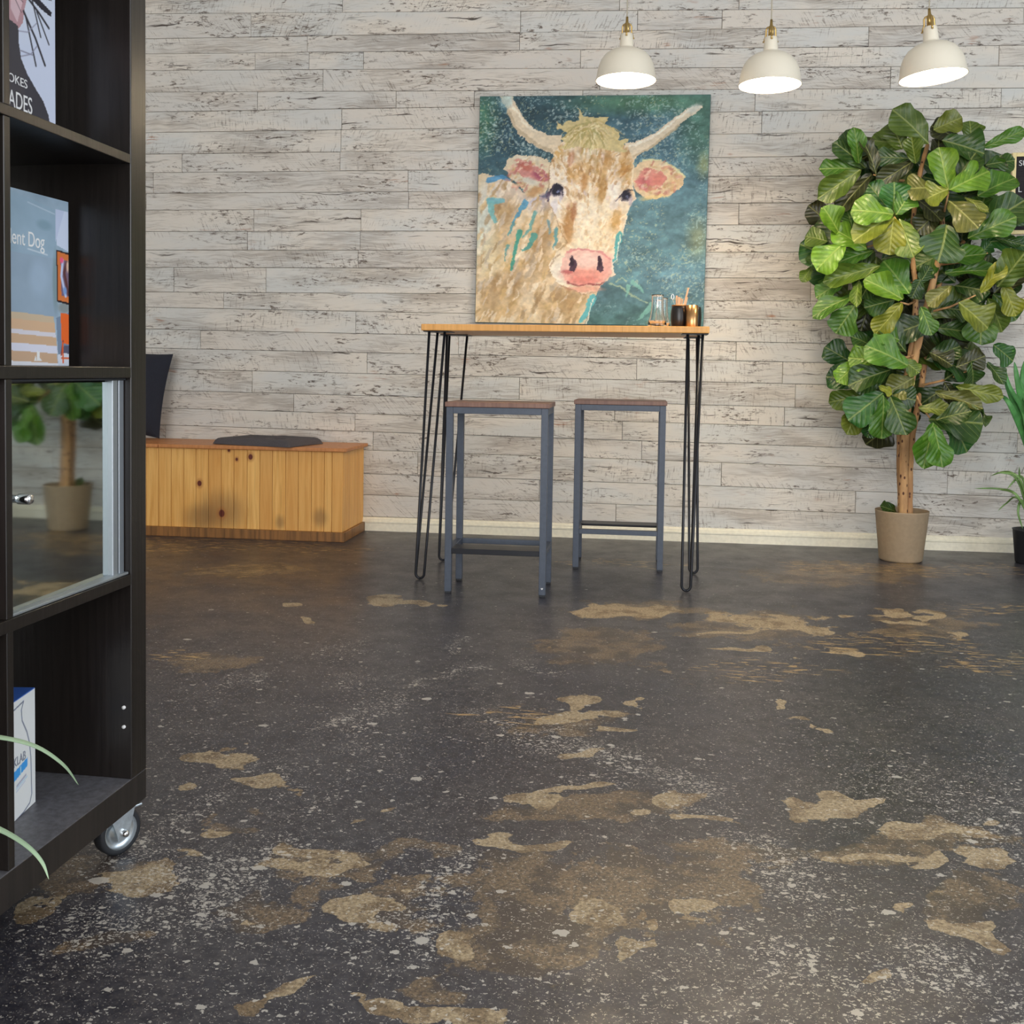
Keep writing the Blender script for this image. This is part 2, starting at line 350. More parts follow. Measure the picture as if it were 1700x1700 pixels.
joint_r = {6: [1018, 1213], 7: [1048, 1186, 1678], 8: [1426], 9: [956, 1640], 10: [988, 1464], 11: [1243, 1646], 12: [1255], 13: [1400], 14: [1585], 15: [1500], 16: [1221, 1367], 17: [1341], 18: [1600], 19: [1343], 20: [1500]}
rows_b = [(1.126, 1.097), (1.013, .986), (.915, .893), (.808, .787), (.695, .673), (.602, .58), (.512, .485), (.417, .391), (.295, .275), (.185, .167), (.072, .063), (0, 0)]
joint_b = [[592, 1041], [335, 762, 1222], [611, 1058, 1300], [421, 864, 1322], [490, 1023, 1305], [592, 1036], [622, 1069, 1560], [697, 1579], [900, 1427], [1028, 1500], [800]]
def plank(xa, xb, za, zb, zc, zd):
    """board between xa and xb; tops za/zb, bottoms zc/zd at its two ends"""
    g = .0009; t = .016 + random.random() * .004; bev = .0016
    y1 = WY; y0 = WY - t
    def ring(i, y): return [(xa + g + i, y, zc + g + i), (xb - g - i, y, zd + g + i), (xb - g - i, y, zb - g - i), (xa + g + i, y, za - g - i)]
    vs = ring(0, y1) + ring(0, y0 + bev) + ring(bev, y0)
    fs = []
    for k in range(4):
        n = (k + 1) % 4; fs += [(k, n, 4 + n, 4 + k), (4 + k, 4 + n, 8 + n, 8 + k)]
    fs.append((8, 9, 10, 11))
    o = MB().add(vs, fs).build('plank', MAT['plank'], wall)
def split(us, xa, xb, fill_left, fill_right):
    xs = sorted(wx(u) for u in us if xa + .05 < wx(u) < xb - .05)
    out = [xa]
    # boards run on past the frame with joints of their own
    x = xa
    for e in xs + [xb]:
        if e - out[-1] > 2.3 and out[-1] == xa and fill_left: out.append(e - 1.25 - random.random() * .7)
        out.append(e)
    res = [out[0]]
    for e in out[1:]:
        while e - res[-1] > 2.2: res.append(res[-1] + 1.1 + random.random() * .9) if e - res[-1] > 3.4 else res.append((res[-1] + e) / 2 + (random.random() - .5) * .5)
        res.append(e)
    return res
SEAM = -.30
def zt(pair, x): return pair[0] + (pair[1] - pair[0]) * ((x + 1.75) / 2.5)
tops = [(3.35, 3.30), (3.23, 3.18), (3.11, 3.06), (2.99, 2.94), (2.87, 2.82), (2.745, 2.70), (2.633, 2.58), (2.515, 2.493), (2.434, 2.40), (2.347, 2.307), (2.237, 2.203)]
joint_t = [[], [], [], [], [], [566, 1018, 1213], [417, 857, 1048, 1186, 1678], [509, 856, 1426], [424, 512, 601, 956, 1640], [535, 988, 1464]]
for i in range(len(tops) - 1):
    xs = split(joint_t[i], X0, X1, True, True)
    for a, b in zip(xs, xs[1:]): plank(a, b, min(ZC, zt(tops[i], a)), min(ZC, zt(tops[i], b)), zt(tops[i + 1], a), zt(tops[i + 1], b))
for rows, js, xa, xb in ((rows_l, joint_l, X0, SEAM), (rows_r, joint_r, SEAM, X1)):
    i0 = 10 if rows is rows_l else 11
    for i in range(i0, len(rows) - 1):
        xs = split(js.get(i, []), xa, xb, xa == X0, xb == X1)
        for a, b in zip(xs, xs[1:]):
            ta, tb = (zt(tops[-1], a), zt(tops[-1], b)) if i == i0 else (rows[i], rows[i])
            ba, bb = (zt(rows_b[0], a), zt(rows_b[0], b)) if i == len(rows) - 2 else (rows[i + 1], rows[i + 1])
            plank(a, b, ta, tb, ba, bb)
for i in range(len(rows_b) - 1):
    xs = split(joint_b[i], X0, X1, True, True)
    for a, b in zip(xs, xs[1:]):
        plank(a, b, zt(rows_b[i], a), zt(rows_b[i], b), zt(rows_b[i + 1], a), zt(rows_b[i + 1], b))
# ---- skirting
prof = [(0, 0), (-.016, 0), (-.016, .040), (-.019, .043), (-.019, .050), (-.014, .053), (-.014, .060), (-.010, .066), (-.004, .070), (0, .070)]
m = MB(); vs = [(x, WY - .018 + y, z) for x in (X0, X1) for y, z in prof]; n = len(prof)
m.add(vs, [(k, k + 1, n + k + 1, n + k) for k in range(n - 1)])
struct('baseboard_back', m, MAT['white'])

# ------------------------------------------------------------------ little painter for flat prints
class Canvas:
    def __init__(s, w, h, col):
        s.w, s.h = w, h; s.a = np.ones((h, w, 3)) * np.array(col, float)
        s.X, s.Y = np.meshgrid(np.arange(w) + .5, np.arange(h) + .5); s.T = lambda p: p
    def vnoise(s, sx, sy, seed=0, oct=3):
        r = np.random.default_rng(seed); out = np.zeros((s.h, s.w)); amp = 1; tot = 0
        for o in range(oct):
            gw, gh = max(2, int(s.w / sx * 2 ** o) + 2), max(2, int(s.h / sy * 2 ** o) + 2); g = r.random((gh, gw))
            fx = s.X / s.w * (gw - 1.001); fy = s.Y / s.h * (gh - 1.001); ix = fx.astype(int); iy = fy.astype(int); tx = fx - ix; ty = fy - iy
            tx = tx * tx * (3 - 2 * tx); ty = ty * ty * (3 - 2 * ty)
            out += amp * ((g[iy, ix] * (1 - tx) + g[iy, ix + 1] * tx) * (1 - ty) + (g[iy + 1, ix] * (1 - tx) + g[iy + 1, ix + 1] * tx) * ty); tot += amp; amp *= .55
        return out / tot
    def put(s, m, col): s.a += m[..., None] * (np.array(col, float) - s.a)
    def poly(s, pts, col, al=1.0):
        p = [s.T(q) for q in pts]; ins = np.zeros((s.h, s.w), bool)
        for (x0, y0), (x1, y1) in zip(p, p[1:] + p[:1]):
            if y0 == y1: continue
            ins ^= ((y0 > s.Y) != (y1 > s.Y)) & (s.X < (x1 - x0) * (s.Y - y0) / (y1 - y0) + x0)
        s.put(ins * al, col); return ins
    def blob(s, x, y, rx, ry, col, al=1.0, ang=0, soft=.35, mask=None):
        cx, cy = s.T((x, y)); ex = s.T((x + 1, y)); k = abs(ex[0] - cx); ca, sa = math.cos(ang), math.sin(ang)
        dx, dy = s.X - cx, s.Y - cy; q = np.hypot((dx * ca + dy * sa) / (rx * k), (-dx * sa + dy * ca) / (ry * k))
        m = np.clip((1 + soft - q) / (2 * soft), 0, 1) * al
        s.put(m if mask is None else m * mask, col)
    def line(s, pts, wd, col, al=1.0, wd2=None):
        p = [s.T(q) for q in pts]; k = abs(s.T((1, 0))[0] - s.T((0, 0))[0]); m = np.zeros((s.h, s.w)); N = len(p) - 1
        for i, ((x0, y0), (x1, y1)) in enumerate(zip(p, p[1:])):
            dx, dy = x1 - x0, y1 - y0; L2 = dx * dx + dy * dy + 1e-9; t = np.clip(((s.X - x0) * dx + (s.Y - y0) * dy) / L2, 0, 1)
            d = np.hypot(s.X - x0 - t * dx, s.Y - y0 - t * dy); ww = wd if wd2 is None else wd + (wd2 - wd) * (i + t) / N
            m = np.maximum(m, np.clip(ww * k * .5 - d + .5, 0, 1))
        s.put(m * al, col)
    def warp(s, amp, size, seed):
        ox = (s.vnoise(size, size, seed, 2) - .5) * 2 * amp; oy = (s.vnoise(size, size, seed + 1, 2) - .5) * 2 * amp
        xi = np.clip((s.X + ox).astype(int), 0, s.w - 1); yi = np.clip((s.Y + oy).astype(int), 0, s.h - 1); s.a = s.a[yi, xi]
def print_mat(name, rough=.5, bump=False):
    t = NT(name); c = t.attr('ink').outputs['Color']; t.set(col=c, rough=rough, spec=.3)
    if bump: t.bump(t.noise(t.obj(), 300, 3), .15, .002)
    return t.m
MAT['print'] = print_mat('printed_card', .4); MAT['oil'] = print_mat('painted_canvas', .6, True)
def print_plane(name, cv, P00, PX, PY, mat, parent, k=.8):
    """flat sheet from top-left P00 along PX (width vector) and PY (downwards vector)"""
    P00, PX, PY = (np.array(q[:]) for q in (P00, PX, PY)); w, h = cv.w, cv.h
    tx = np.linspace(0, 1, w); ty = np.linspace(0, 1, h); TX, TY = np.meshgrid(tx, ty)
    V = P00 + TX.reshape(-1, 1) * PX + TY.reshape(-1, 1) * PY
    Fq = grid_faces(w, h)[:, ::-1]; me = np_mesh(name, V, Fq)
    col = np.ones((w * h, 4), np.float32); col[:, :3] = np.clip(lin(np.clip(cv.a, 0, 255)) / k, 0, .95).reshape(-1, 3)
    at_ = me.attributes.new('ink', 'FLOAT_COLOR', 'POINT'); at_.data.foreach_set('color', col.ravel())
    return link(name, me, mat, parent)
def text_mesh(txt, size, ex=.0004):
    cu = bpy.data.curves.new('lettering', 'FONT'); cu.body = txt; cu.size = size; cu.extrude = ex
    o = bpy.data.objects.new('tmp', cu); COL.objects.link(o); dg = bpy.context.evaluated_depsgraph_get(); dg.update()
    me = bpy.data.meshes.new_from_object(o.evaluated_get(dg)); COL.objects.unlink(o); bpy.data.objects.remove(o); me.name = 'lettering'; return me
def text(name, txt, size, origin, xdir, zdir, mat, parent, squash=1.0):
    me = text_mesh(txt, size); o = link(name, me, mat, parent)
    x = Vector(xdir).normalized(); z = Vector(zdir).normalized(); y = z.cross(x)
    Mx = Matrix((x * squash, y, z)).transposed().to_4x4(); Mx.translation = Vector(origin)
    o.matrix_world = Mx if not parent else Mx
    if parent:
        o.matrix_parent_inverse = Matrix(); o.matrix_basis = parent_world(parent).inverted() @ Mx
    return o
def parent_world(p):
    Mx = p.matrix_basis.copy(); q = p.parent
    while q: Mx = q.matrix_basis @ Mx; q = q.parent
    return Mx

# ------------------------------------------------------------------ bookcase on casters
MAT['black'] = plain('black_brown_laminate', L(20, 19, 19, .8), .42, grain=.25, gscale=(120, 120, 4))
MAT['edge'] = plain('black_brown_edge', L(28, 24, 22, .8), .30, grain=.2, gscale=(120, 120, 6), spec=.45)
def dust_sheen():  # upward faces greyed: dust plus reflected light painted into the colour
    t = NT('black_laminate_dust_sheen'); g = t.node('ShaderNodeNewGeometry'); nz = t.sep(g.outputs['Normal'])[2]; p = t.obj()
    n = t.noise(t.scale(p, (120, 120, 6)), 1.0, 4); c = t.mix(t.ramp(n, .3, .7), L(26, 23, 22, .8), L(38, 33, 31, .8))
    d = t.noise(p, 90, 5, .7); c = t.mix(t.math('MULTIPLY', t.ramp(nz, .8, .95), t.ramp(d, .2, .8, .35, 1.0)), c, L(104, 104, 110, .8)); t.set(col=c, rough=.42); return t.m
MAT['dust_sheen'] = dust_sheen()
MAT['mirror'] = plain('mirrored_glass', (.50, .55, .54, 1), .035, 1.0)
MAT['rubber'] = plain('black_rubber', L(34, 36, 40, .8), .55)
MAT['zinc'] = plain('zinc_plate', (.60, .66, .70, 1), .32, .9, grain=.15)
MAT['chrome'] = plain('chrome', (.85, .86, .88, 1), .12, 1.0)
MAT['dot'] = plain('pale_plastic_plug', L(230, 230, 230), .5)
MAT['maroon'] = plain('dark_red_gloss', L(58, 18, 22, .8), .25)
SH = math.radians(-1.6)
case = tag(empty('bookcase', (-.83, 1.6, 0), SH), 'tall black-brown cube bookcase on wheels cut off by the left edge', 'bookcase')
# local axes: y along the front (away from the camera), -x into the shelf; y = 0 is the inner face of the far end
DEP = .385
yd = [0, -.308, -.322, -.630, -.644, -.952]           # cell edges
zs = [.085, .136, .465, .483, .809, .827, 1.159, 1.174, 1.506, 1.556]
def part(name, mb, mat, parent=case): return mb.build(name, mat, parent)
part('end_panel', MB().box(-DEP, 0, 0, .049, .136, 1.506, .0015), MAT['edge'])
part('end_panel', MB().box(-DEP, 0, -1.001, -.952, .136, 1.506, .0015), MAT['edge'])
part('base_board', MB().box(-DEP, 0, -1.001, .049, .085, .136, .0015), MAT['dust_sheen'])
part('top_board', MB().box(-DEP, 0, -1.001, .049, 1.506, 1.556, .0015), MAT['edge'])
for za, zb in ((.465, .483), (.809, .827), (1.159, 1.174)):
    part('shelf_board', MB().box(-DEP, -.0005, -.952, 0, za, zb, .001), MAT['edge'])
for ya, yb in ((-.322, -.308), (-.644, -.630)):
    for za, zb in ((.136, .465), (.483, .809), (.827, 1.159), (1.174, 1.506)):
        part('divider', MB().box(-DEP, -.002, ya, yb, za, zb, .001), MAT['edge'])
for z in (.225, .258): part('cover_plug', MB().lathe([(0, -.0035), (.003, -.003), (.003, 0)], 12, (0, 0, 0)), MAT['dot']).matrix_basis = Matrix.Translation((-.013, -.0005, z)) @ Matrix.Rotation(math.pi / 2, 4, 'X') @ Matrix.Rotation(math.pi, 4, 'X')
# mirrored doors
def door(y0, y1, mat, metal=True):
    mb = MB().box(-.0025, .0025, y0 + .004, y1 - .004, .487, .803, .0008)
    ym = (y0 + y1) / 2; tw = math.tan(math.radians(1.08)); mb.v = [(-.0215 + x - (y - ym) * tw, y, z) for x, y, z in mb.v]
    d = part('door', mb, mat)
    if metal:
        for a, b in ((y1 - .017, y1 - .002), (y1 - .036, y1 - .0215)):
            f = MB().box(-.026, -.012, a, b, .486, .806, .001).build('door_frame', MAT['alu'], d)
        MB().box(-.022, -.004, y0 + .002, y1 - .002, .4835, .4875, .0008).build('door_frame', MAT['alu'], d)
        MB().box(-.022, -.008, y0 + .002, y1 - .002, .805, .8085, .0008).build('door_frame', MAT['rubber'], d)
        k = MB().lathe([(0, .0), (.0055, .0), (.0055, .008), (.0075, .010), (.0075, .026), (.006, .029), (0, .029)], 20, (-.019, y0 + .024, .643), 'x').build('knob', MAT['chrome'], d)
door(-.308, 0, MAT['mirror']); door(-.630, -.322, MAT['maroon'], False)
# casters
def caster(px, py, ang):
    x = y = 0.0
    c = part('caster', MB().box(-.03, .03, -.03, .03, .081, .085, .001), MAT['zinc']); c.location = (px, py, 0); c.rotation_euler = (0, 0, ang)
    f = MB()
    for s_ in (-.019, .0165):
        f.add([(s_, -.026, .081), (s_, .024, .081), (s_, .011, .031), (s_, -.007, .027), (s_ + .0025, -.026, .081), (s_ + .0025, .024, .081), (s_ + .0025, .011, .031), (s_ + .0025, -.007, .027)],
              [(0, 1, 2, 3), (7, 6, 5, 4), (0, 4, 5, 1), (1, 5, 6, 2), (2, 6, 7, 3), (3, 7, 4, 0)])
    f.box(-.019, .019, -.026, .024, .078, .081); f.build('fork', MAT['zinc'], c)
    R_ = .0395
    MB().lathe([(.029, -.010), (R_ - .004, -.0125), (R_, -.009), (R_, .009), (R_ - .004, .0125), (.029, .010)], 40, (0, .002, R_), 'x').build('tyre', MAT['rubber'], c)
    MB().lathe([(0, -.006), (.012, -.009), (.016, -.005), (.025, -.005), (.030, -.0115), (.030, .0115), (.025, .005), (.016, .005), (.012, .009), (0, .006)], 40, (0, .002, R_), 'x').build('wheel_rim', MAT['zinc'], c)
    MB().lathe([(0, -.024), (.006, -.024), (.006, .024), (.004, .028), (0, .028)], 12, (0, .002, R_), 'x').build('axle_bolt', MAT['chrome'], c)
for x in (-.036, -DEP + .05):
    for y in (.014, -.965): caster(x, y, math.radians(-26))

# ---- what stands in the bookcase
def shelf_thing(name, label, cat, yr, width, depth_x, thick, z, h, turn=0.0):
    """upright box whose front faces the room; yr is its far edge, measured along the bookcase front"""
    cs, sn = math.cos(SH), math.sin(SH)
    lx, ly = depth_x, yr
    loc = (-.83 + lx * cs - ly * sn, 1.6 + lx * sn + ly * cs, z)
    o = empty(name, loc, SH + turn); tag(o, label, cat); return o
# top: white boxed print with a dark-haired portrait
o = shelf_thing('boxed_print', 'white upright box printed with dark figure and sticks, on the upper bookcase shelf', 'box', -.052, .2, -.10, .06, 1.174, .30)
MB().box(-.05, 0, -.20, 0, 0, .30, .001).build('box_body', plain('white_card', L(205, 208, 218, .8), .5), o)
cv = Canvas(150, 230, (196, 203, 222))
cv.T = lambda p: ((p[0] - 690 + 1040) / 1040 * 150, (p[1] + 370) / 1950 * 230)      # crop of the photo, 8.5x
def T1(x, y): return (x, y)
cv.blob(300, -100, 420, 500, (206, 212, 222), .6)
cv.poly([(-300,-370),(330,-370),(420,-200),(380,-40),(330,40),(320,190),(280,330),(260,470),(200,560),(60,520),(-60,430),(-200,300)], (178, 140, 146))
cv.poly([(-100,-200),(110,-60),(240,20),(255,130),(250,300),(190,500),(110,400),(100,100),(-100,60)], (206, 178, 184))
cv.blob(180, 120, 110, 75, (190, 96, 104), .75, .3); cv.blob(172, 105, 72, 46, (216, 218, 232), 1, .35); cv.blob(168, 98, 36, 36, (84, 88, 160)); cv.blob(168, 98, 14, 14, (20, 20, 40))
cv.line([(90,60),(160,40),(230,90),(245,150)], 16, (40, 30, 40)); cv.line([(110,150),(190,180),(240,160)], 16, (70, 20, 40))
cv.line([(110,180),(180,240),(260,270)], 6, (60,40,50)); cv.line([(120,230),(240,380)], 6, (60,40,50))
hair = (52, 50, 56)
cv.poly([(-350,-370),(500,-370),(690,-370),(690,-30),(540,0),(460,40),(620,45),(640,95),(440,140),(640,210),(630,262),(500,240),(360,190),(330,160),(345,60),(310,40),(300,150),(250,260),(250,120),(200,10),(60,-30),(-100,20),(-300,100)], hair)
cv.line([(325,205),(470,290),(600,385)], 22, hair); cv.line([(380,200),(490,520)], 16, hair); cv.line([(440,290),(600,550)], 16, hair); cv.line([(270,360),(420,560),(545,780)], 24, hair); cv.line([(300,410),(425,830)], 18, hair)
cv.line([(200,575),(320,540),(440,400)], 9, (150,150,170)); cv.line([(220,755),(380,740)], 9, (120,120,140)); cv.line([(240,805),(360,740),(440,630)], 9, (140,140,160))
cv.poly([(-350,470),(60,500),(200,530),(205,680),(235,830),(310,950),(430,1070),(520,1150),(590,1270),(620,1400),(640,1600),(-350,1600)], (66, 64, 70))
print_plane('printed_front', cv, (.0006, -.20, .299), (0, .199, 0), (0, 0, -.298), MAT['print'], o)
wt = plain('print_white', L(235, 235, 240, .8), .4)
text('lettering', 'OKES', .0185, parent_world(o) @ Vector((.001, -.121, .074)), parent_world(o).to_3x3() @ Vector((0, 1, 0)), parent_world(o).to_3x3() @ Vector((1, 0, 0)), wt, o, 1.05)
text('lettering', 'JADES', .036, parent_world(o) @ Vector((.001, -.126, .038)), parent_world(o).to_3x3() @ Vector((0, 1, 0)), parent_world(o).to_3x3() @ Vector((1, 0, 0)), wt, o, .68)

# middle: book
o = shelf_thing('coffee_table_book', 'large book with concrete room and orange chair on its cover, above the glass door', 'book', -.018, .21, -.10, .025, .827, .268, math.radians(-3))
MB().box(-.025, 0, -.215, 0, 0, .268, .001).build('book_body', plain('grey_cover', L(150, 165, 185, .8), .4), o)
cv = Canvas(160, 240, (150, 170, 186))
cv.T = lambda p: ((p[0] - 605 + 1170) / 1170 * 160, (p[1] - 95) / 1540 * 240)
n = cv.vnoise(30, 30, 3); cv.a += (n[..., None] - .5) * 40
cv.poly([(-600,60),(425,200),(430,480),(425,650),(-600,640)], (140, 166, 184), .5); cv.poly([(425,190),(600,190),(600,560),(440,520)], (196, 206, 230)); cv.poly([(425,490),(545,190),(425,190)], (184, 194, 218))
cv.blob(270, 360, 90, 50, (110, 138, 152), .5); cv.poly([(-600,640),(440,650),(450,1180),(-600,1180)], (142, 160, 178), .7); cv.blob(200, 850, 120, 180, (160, 180, 200), .6); cv.blob(420, 850, 40, 280, (104, 124, 120), .5); cv.blob(540, 1090, 80, 60, (120, 120, 110), .6)
cv.poly([(430,560),(700,580),(700,1070),(440,1040)], (52, 40, 42)); cv.poly([(445,575),(700,600),(700,1045),(455,1025)], (206, 116, 62))
cv.poly([(490,640),(700,660),(700,985),(500,980)], (120, 100, 120)); cv.line([(520,650),(500,800),(560,980)], 30, (186, 196, 226)); cv.line([(580,660),(540,760),(600,960)], 34, (96, 60, 60)); cv.blob(505, 650, 26, 30, (226, 90, 130)); cv.blob(590, 700, 20, 60, (214, 180, 160)); cv.blob(550, 930, 26, 40, (120, 150, 200))
for (y0, y1, xr, tint) in ((1180, 1240, 400, (196, 176, 150)), (1240, 1330, 415, (206, 172, 140)), (1330, 1370, 425, (210, 206, 214)), (1370, 1450, 435, (200, 168, 138)), (1450, 1520, 445, (212, 212, 226)), (1520, 1610, 445, (196, 164, 136)), (1610, 1640, 460, (220, 220, 228))):
    cv.poly([(-600, y0 - 30), (xr - 10, y0), (xr, y1), (-600, y1)], tint)
cv.poly([(425,1190),(605,1130),(605,1520),(450,1540)], (120, 136, 158)); cv.poly([(445,1530),(605,1500),(605,1640),(450,1640)], (206, 210, 222))
cv.poly([(487,1140),(700,1150),(700,1440),(500,1420)], (226, 104, 48)); cv.line([(520,1400),(495,1530)], 20, (150, 70, 60)); cv.line([(515,1420),(520,1600)], 20, (216, 100, 56)); cv.line([(500,1560),(605,1560)], 18, (210, 100, 60)); cv.poly([(530,1440),(605,1440),(605,1520),(520,1510)], (90, 90, 110))
cv.line([(60,190),(410,240)], 10, (196, 206, 216), .7); cv.line([(60,600),(310,625)], 14, (206, 214, 222), .75)
cv.poly([(130,1590),(150,1540),(165,1590)], (240,240,240)); cv.poly([(165,1500),(205,1510),(200,1560),(235,1590),(170,1590)], (240,240,240))
print_plane('cover', cv, (.0006, -.215, .2675), (0, .2145, 0), (0, 0, -.267), MAT['print'], o)
pw = parent_world(o)
text('title', 'dent Dog', .033, pw @ Vector((.001, -.150, .184)), pw.to_3x3() @ Vector((0, 1, 0)), pw.to_3x3() @ Vector((1, 0, 0)), wt, o, .70)

# bottom: white product box
o = tag(empty('product_box', (-.936, 1.493, .136), math.radians(8)), 'small white box with blue edges on the bottom shelf of the bookcase', 'box')
MB().box(-.045, 0, -.13, 0, 0, .184, .0008).build('carton', plain('blue_card', L(60, 104, 190, .8), .45), o)
cv = Canvas(90, 140, (224, 232, 250)); cv.T = lambda p: ((p[0] - 270 + 290) / 290 * 90, (p[1] - 130) / 970 * 140)
cv.line([(60,215),(182,180),(165,240),(170,330),(205,450),(225,560),(235,700),(240,1000),(225,1060),(180,1090),(60,1120)], 5, (70, 74, 90), .9)
cv.poly([(60,720),(210,665),(210,735),(60,800)], (70, 156, 226)); cv.line([(158,700),(158,760)], 6, (190,220,245)); cv.line([(130,830),(195,800)], 9, (150,150,165), .7)
cv.line([(125,850),(205,820)], 6, (160,190,225), .6); cv.line([(125,875),(190,845)], 5, (170,175,190), .6); cv.poly([(-20,128),(270,128),(270,136),(-20,136)], (70,120,205))
print_plane('printed_front', cv, (.0006, -.1295, .1835), (0, .1285, 0), (0, 0, -.183), MAT['print'], o)
pw = parent_world(o); gt = plain('print_grey', L(140, 144, 156, .8), .5)
text('lettering', 'KLAB', .020, pw @ Vector((.001, -.075, .083)), pw.to_3x3() @ Vector((0, 1, .0)), pw.to_3x3() @ Vector((1, 0, 0)), gt, o, .85)

# ------------------------------------------------------------------ pine bench
kn = [(at(329, 803, 4.72), .012), (at(366, 853, 4.72), .016), (at(414, 759, 4.72), .012), (at(391, 763, 4.72), .007), (at(378, 748, 4.72), .007)]
sm = [(at(366, 850, 4.72), .17, .13), (at(330, 860, 4.72), .12, .09), (at(463, 868, 4.72), .03, .05), (at(530, 860, 4.72), .05, .06)]
MAT['pine'] = pine_mat('varnished_pine', L(226, 178, 104, .8), L(208, 152, 78, .8), [(p.x, p.z, r) for p, r in kn], [(p.x, p.z, a, b) for p, a, b in sm], L(196, 138, 70, .8))
MAT['lid'] = pine_mat('pine_lid', L(172, 112, 64, .8), L(186, 126, 76, .8))
MAT['plinth'] = pine_mat('pine_plinth', L(140, 96, 52, .8), L(104, 72, 40, .8))
bench = tag(empty('storage_bench', (-1.39, 4.73, 0)), 'long varnished pine storage bench with boarded front against the back wall', 'bench')
BX0, BX1, BY0, BY1 = -3.0, -1.39, 4.735, 5.108
def bp(name, mb, mat, parent=bench):
    mb.v = [(x + 1.39, y - 4.73, z) for x, y, z in mb.v]; return mb.build(name, mat, parent)
bp('carcass', MB().box(BX0 + .01, BX1 - .012, BY0 + .012, BY1, .005, .43), MAT['plinth'])
ub = [566, 551, 538, 517, 495, 474, 452, 431, 410, 388, 367, 346, 325, 305, 284, 263]
xb = [at(u, 810, BY0).x for u in ub]; xb[0] = BX1
while xb[-1] > BX0: xb.append(xb[-1] - .0625)
for a, b in zip(xb[1:], xb): bp('board', MB().box(a + .0008, b - .0008, BY0, BY0 + .013, .046, .432, .0016), MAT['pine'])
ys = np.linspace(BY0 + .013, BY1, 7)
for a, b in zip(ys, ys[1:]): bp('board', MB().box(BX1 - .013, BX1, a + .0008, b - .0008, .046, .432, .0016), MAT['pine'])
bp('plinth', MB().box(BX0, BX1 + .012, BY0 - .012, BY0 + .004, 0, .046, .002), MAT['plinth'])
bp('plinth', MB().box(BX1 - .004, BX1 + .012, BY0 + .004, BY1, 0, .046, .002), MAT['plinth'])
xj = at_floor(300, 737, .45).x
for a, b in ((BX0, -2.31), (-2.308, BX1 + .022)): bp('lid', MB().box(a, b, BY0 - .022, BY1, .432, .450, .004), MAT['lid'])

# ---- seat pad and cushion on it
MAT['charcoal'] = plain('charcoal_cotton', L(72, 68, 71, .8), .95, grain=.2, gscale=(300, 300, 300))
MAT['navy'] = plain('black_cotton', L(30, 32, 42, .8), .95, grain=.15, gscale=(300, 300, 300))
def pad_mesh(w, d, th, tufts, n=40):
    xs = np.linspace(-1, 1, n); X, Y = np.meshgrid(xs, xs); edge = np.minimum(1 - np.abs(X), 1 - np.abs(Y))
    prof = np.clip(edge / .12, 0, 1) ** .5
    H = th * prof
    for tx, ty in tufts: H -= th * .7 * np.exp(-(((X - tx) / .15) ** 2 + ((Y - ty) / .15) ** 2))
    warp = .012 * np.sin(X * 2.4 + .6) * np.cos(Y * 1.7); sq = 1 + .02 * np.sin(X * 9) * (1 - prof)
    top = np.stack([X * w / 2 * sq, Y * d / 2 * sq, H + np.clip(warp, 0, 1)], -1).reshape(-1, 3)
    bot = np.stack([X * w / 2 * sq, Y * d / 2 * sq, np.zeros_like(H) + np.clip(warp, 0, 1) * .5], -1).reshape(-1, 3)
    f = grid_faces(n, n); return np_mesh('pad', np.vstack([top, bot]), np.vstack([f, f[:, ::-1] + n * n]), True)
o = link('seat_pad', pad_mesh(.44, .30, .032, [(a, b) for a in (-.5, 0, .5) for b in (-.5, .0, .5)]), MAT['charcoal'])
o.location = (-1.815, 4.88, .451); o.rotation_euler = (0, 0, math.radians(-14)); tag(o, 'flat tufted charcoal seat pad lying on the pine bench', 'cushion')
def pillow_mesh(w, h, th, n=28):
    xs = np.linspace(-1, 1, n); X, Y = np.meshgrid(xs, xs)
    T = th * np.clip((1 - np.abs(X) ** 2.6) * (1 - np.abs(Y) ** 2.6), 0, 1) ** .5
    k = 1 - .07 * (1 - np.abs(Y) ** 2); kx = X * w / 2 * (1 - .07 * (1 - Y ** 2)); ky = Y * h / 2 * (1 - .07 * (1 - X ** 2))
    a = np.stack([kx, -T / 2, ky], -1).reshape(-1, 3); b = np.stack([kx, T / 2, ky], -1).reshape(-1, 3)
    f = grid_faces(n, n); return np_mesh('pillow', np.vstack([a, b]), np.vstack([f, f[:, ::-1] + n * n]), True)
o = link('scatter_cushion', pillow_mesh(.42, .44, .13), MAT['navy']); o.location = (-2.605, 4.985, .693); o.rotation_euler = (math.radians(-10), math.radians(5), 0)
tag(o, 'black square cushion standing upright on the bench behind the bookcase', 'cushion')

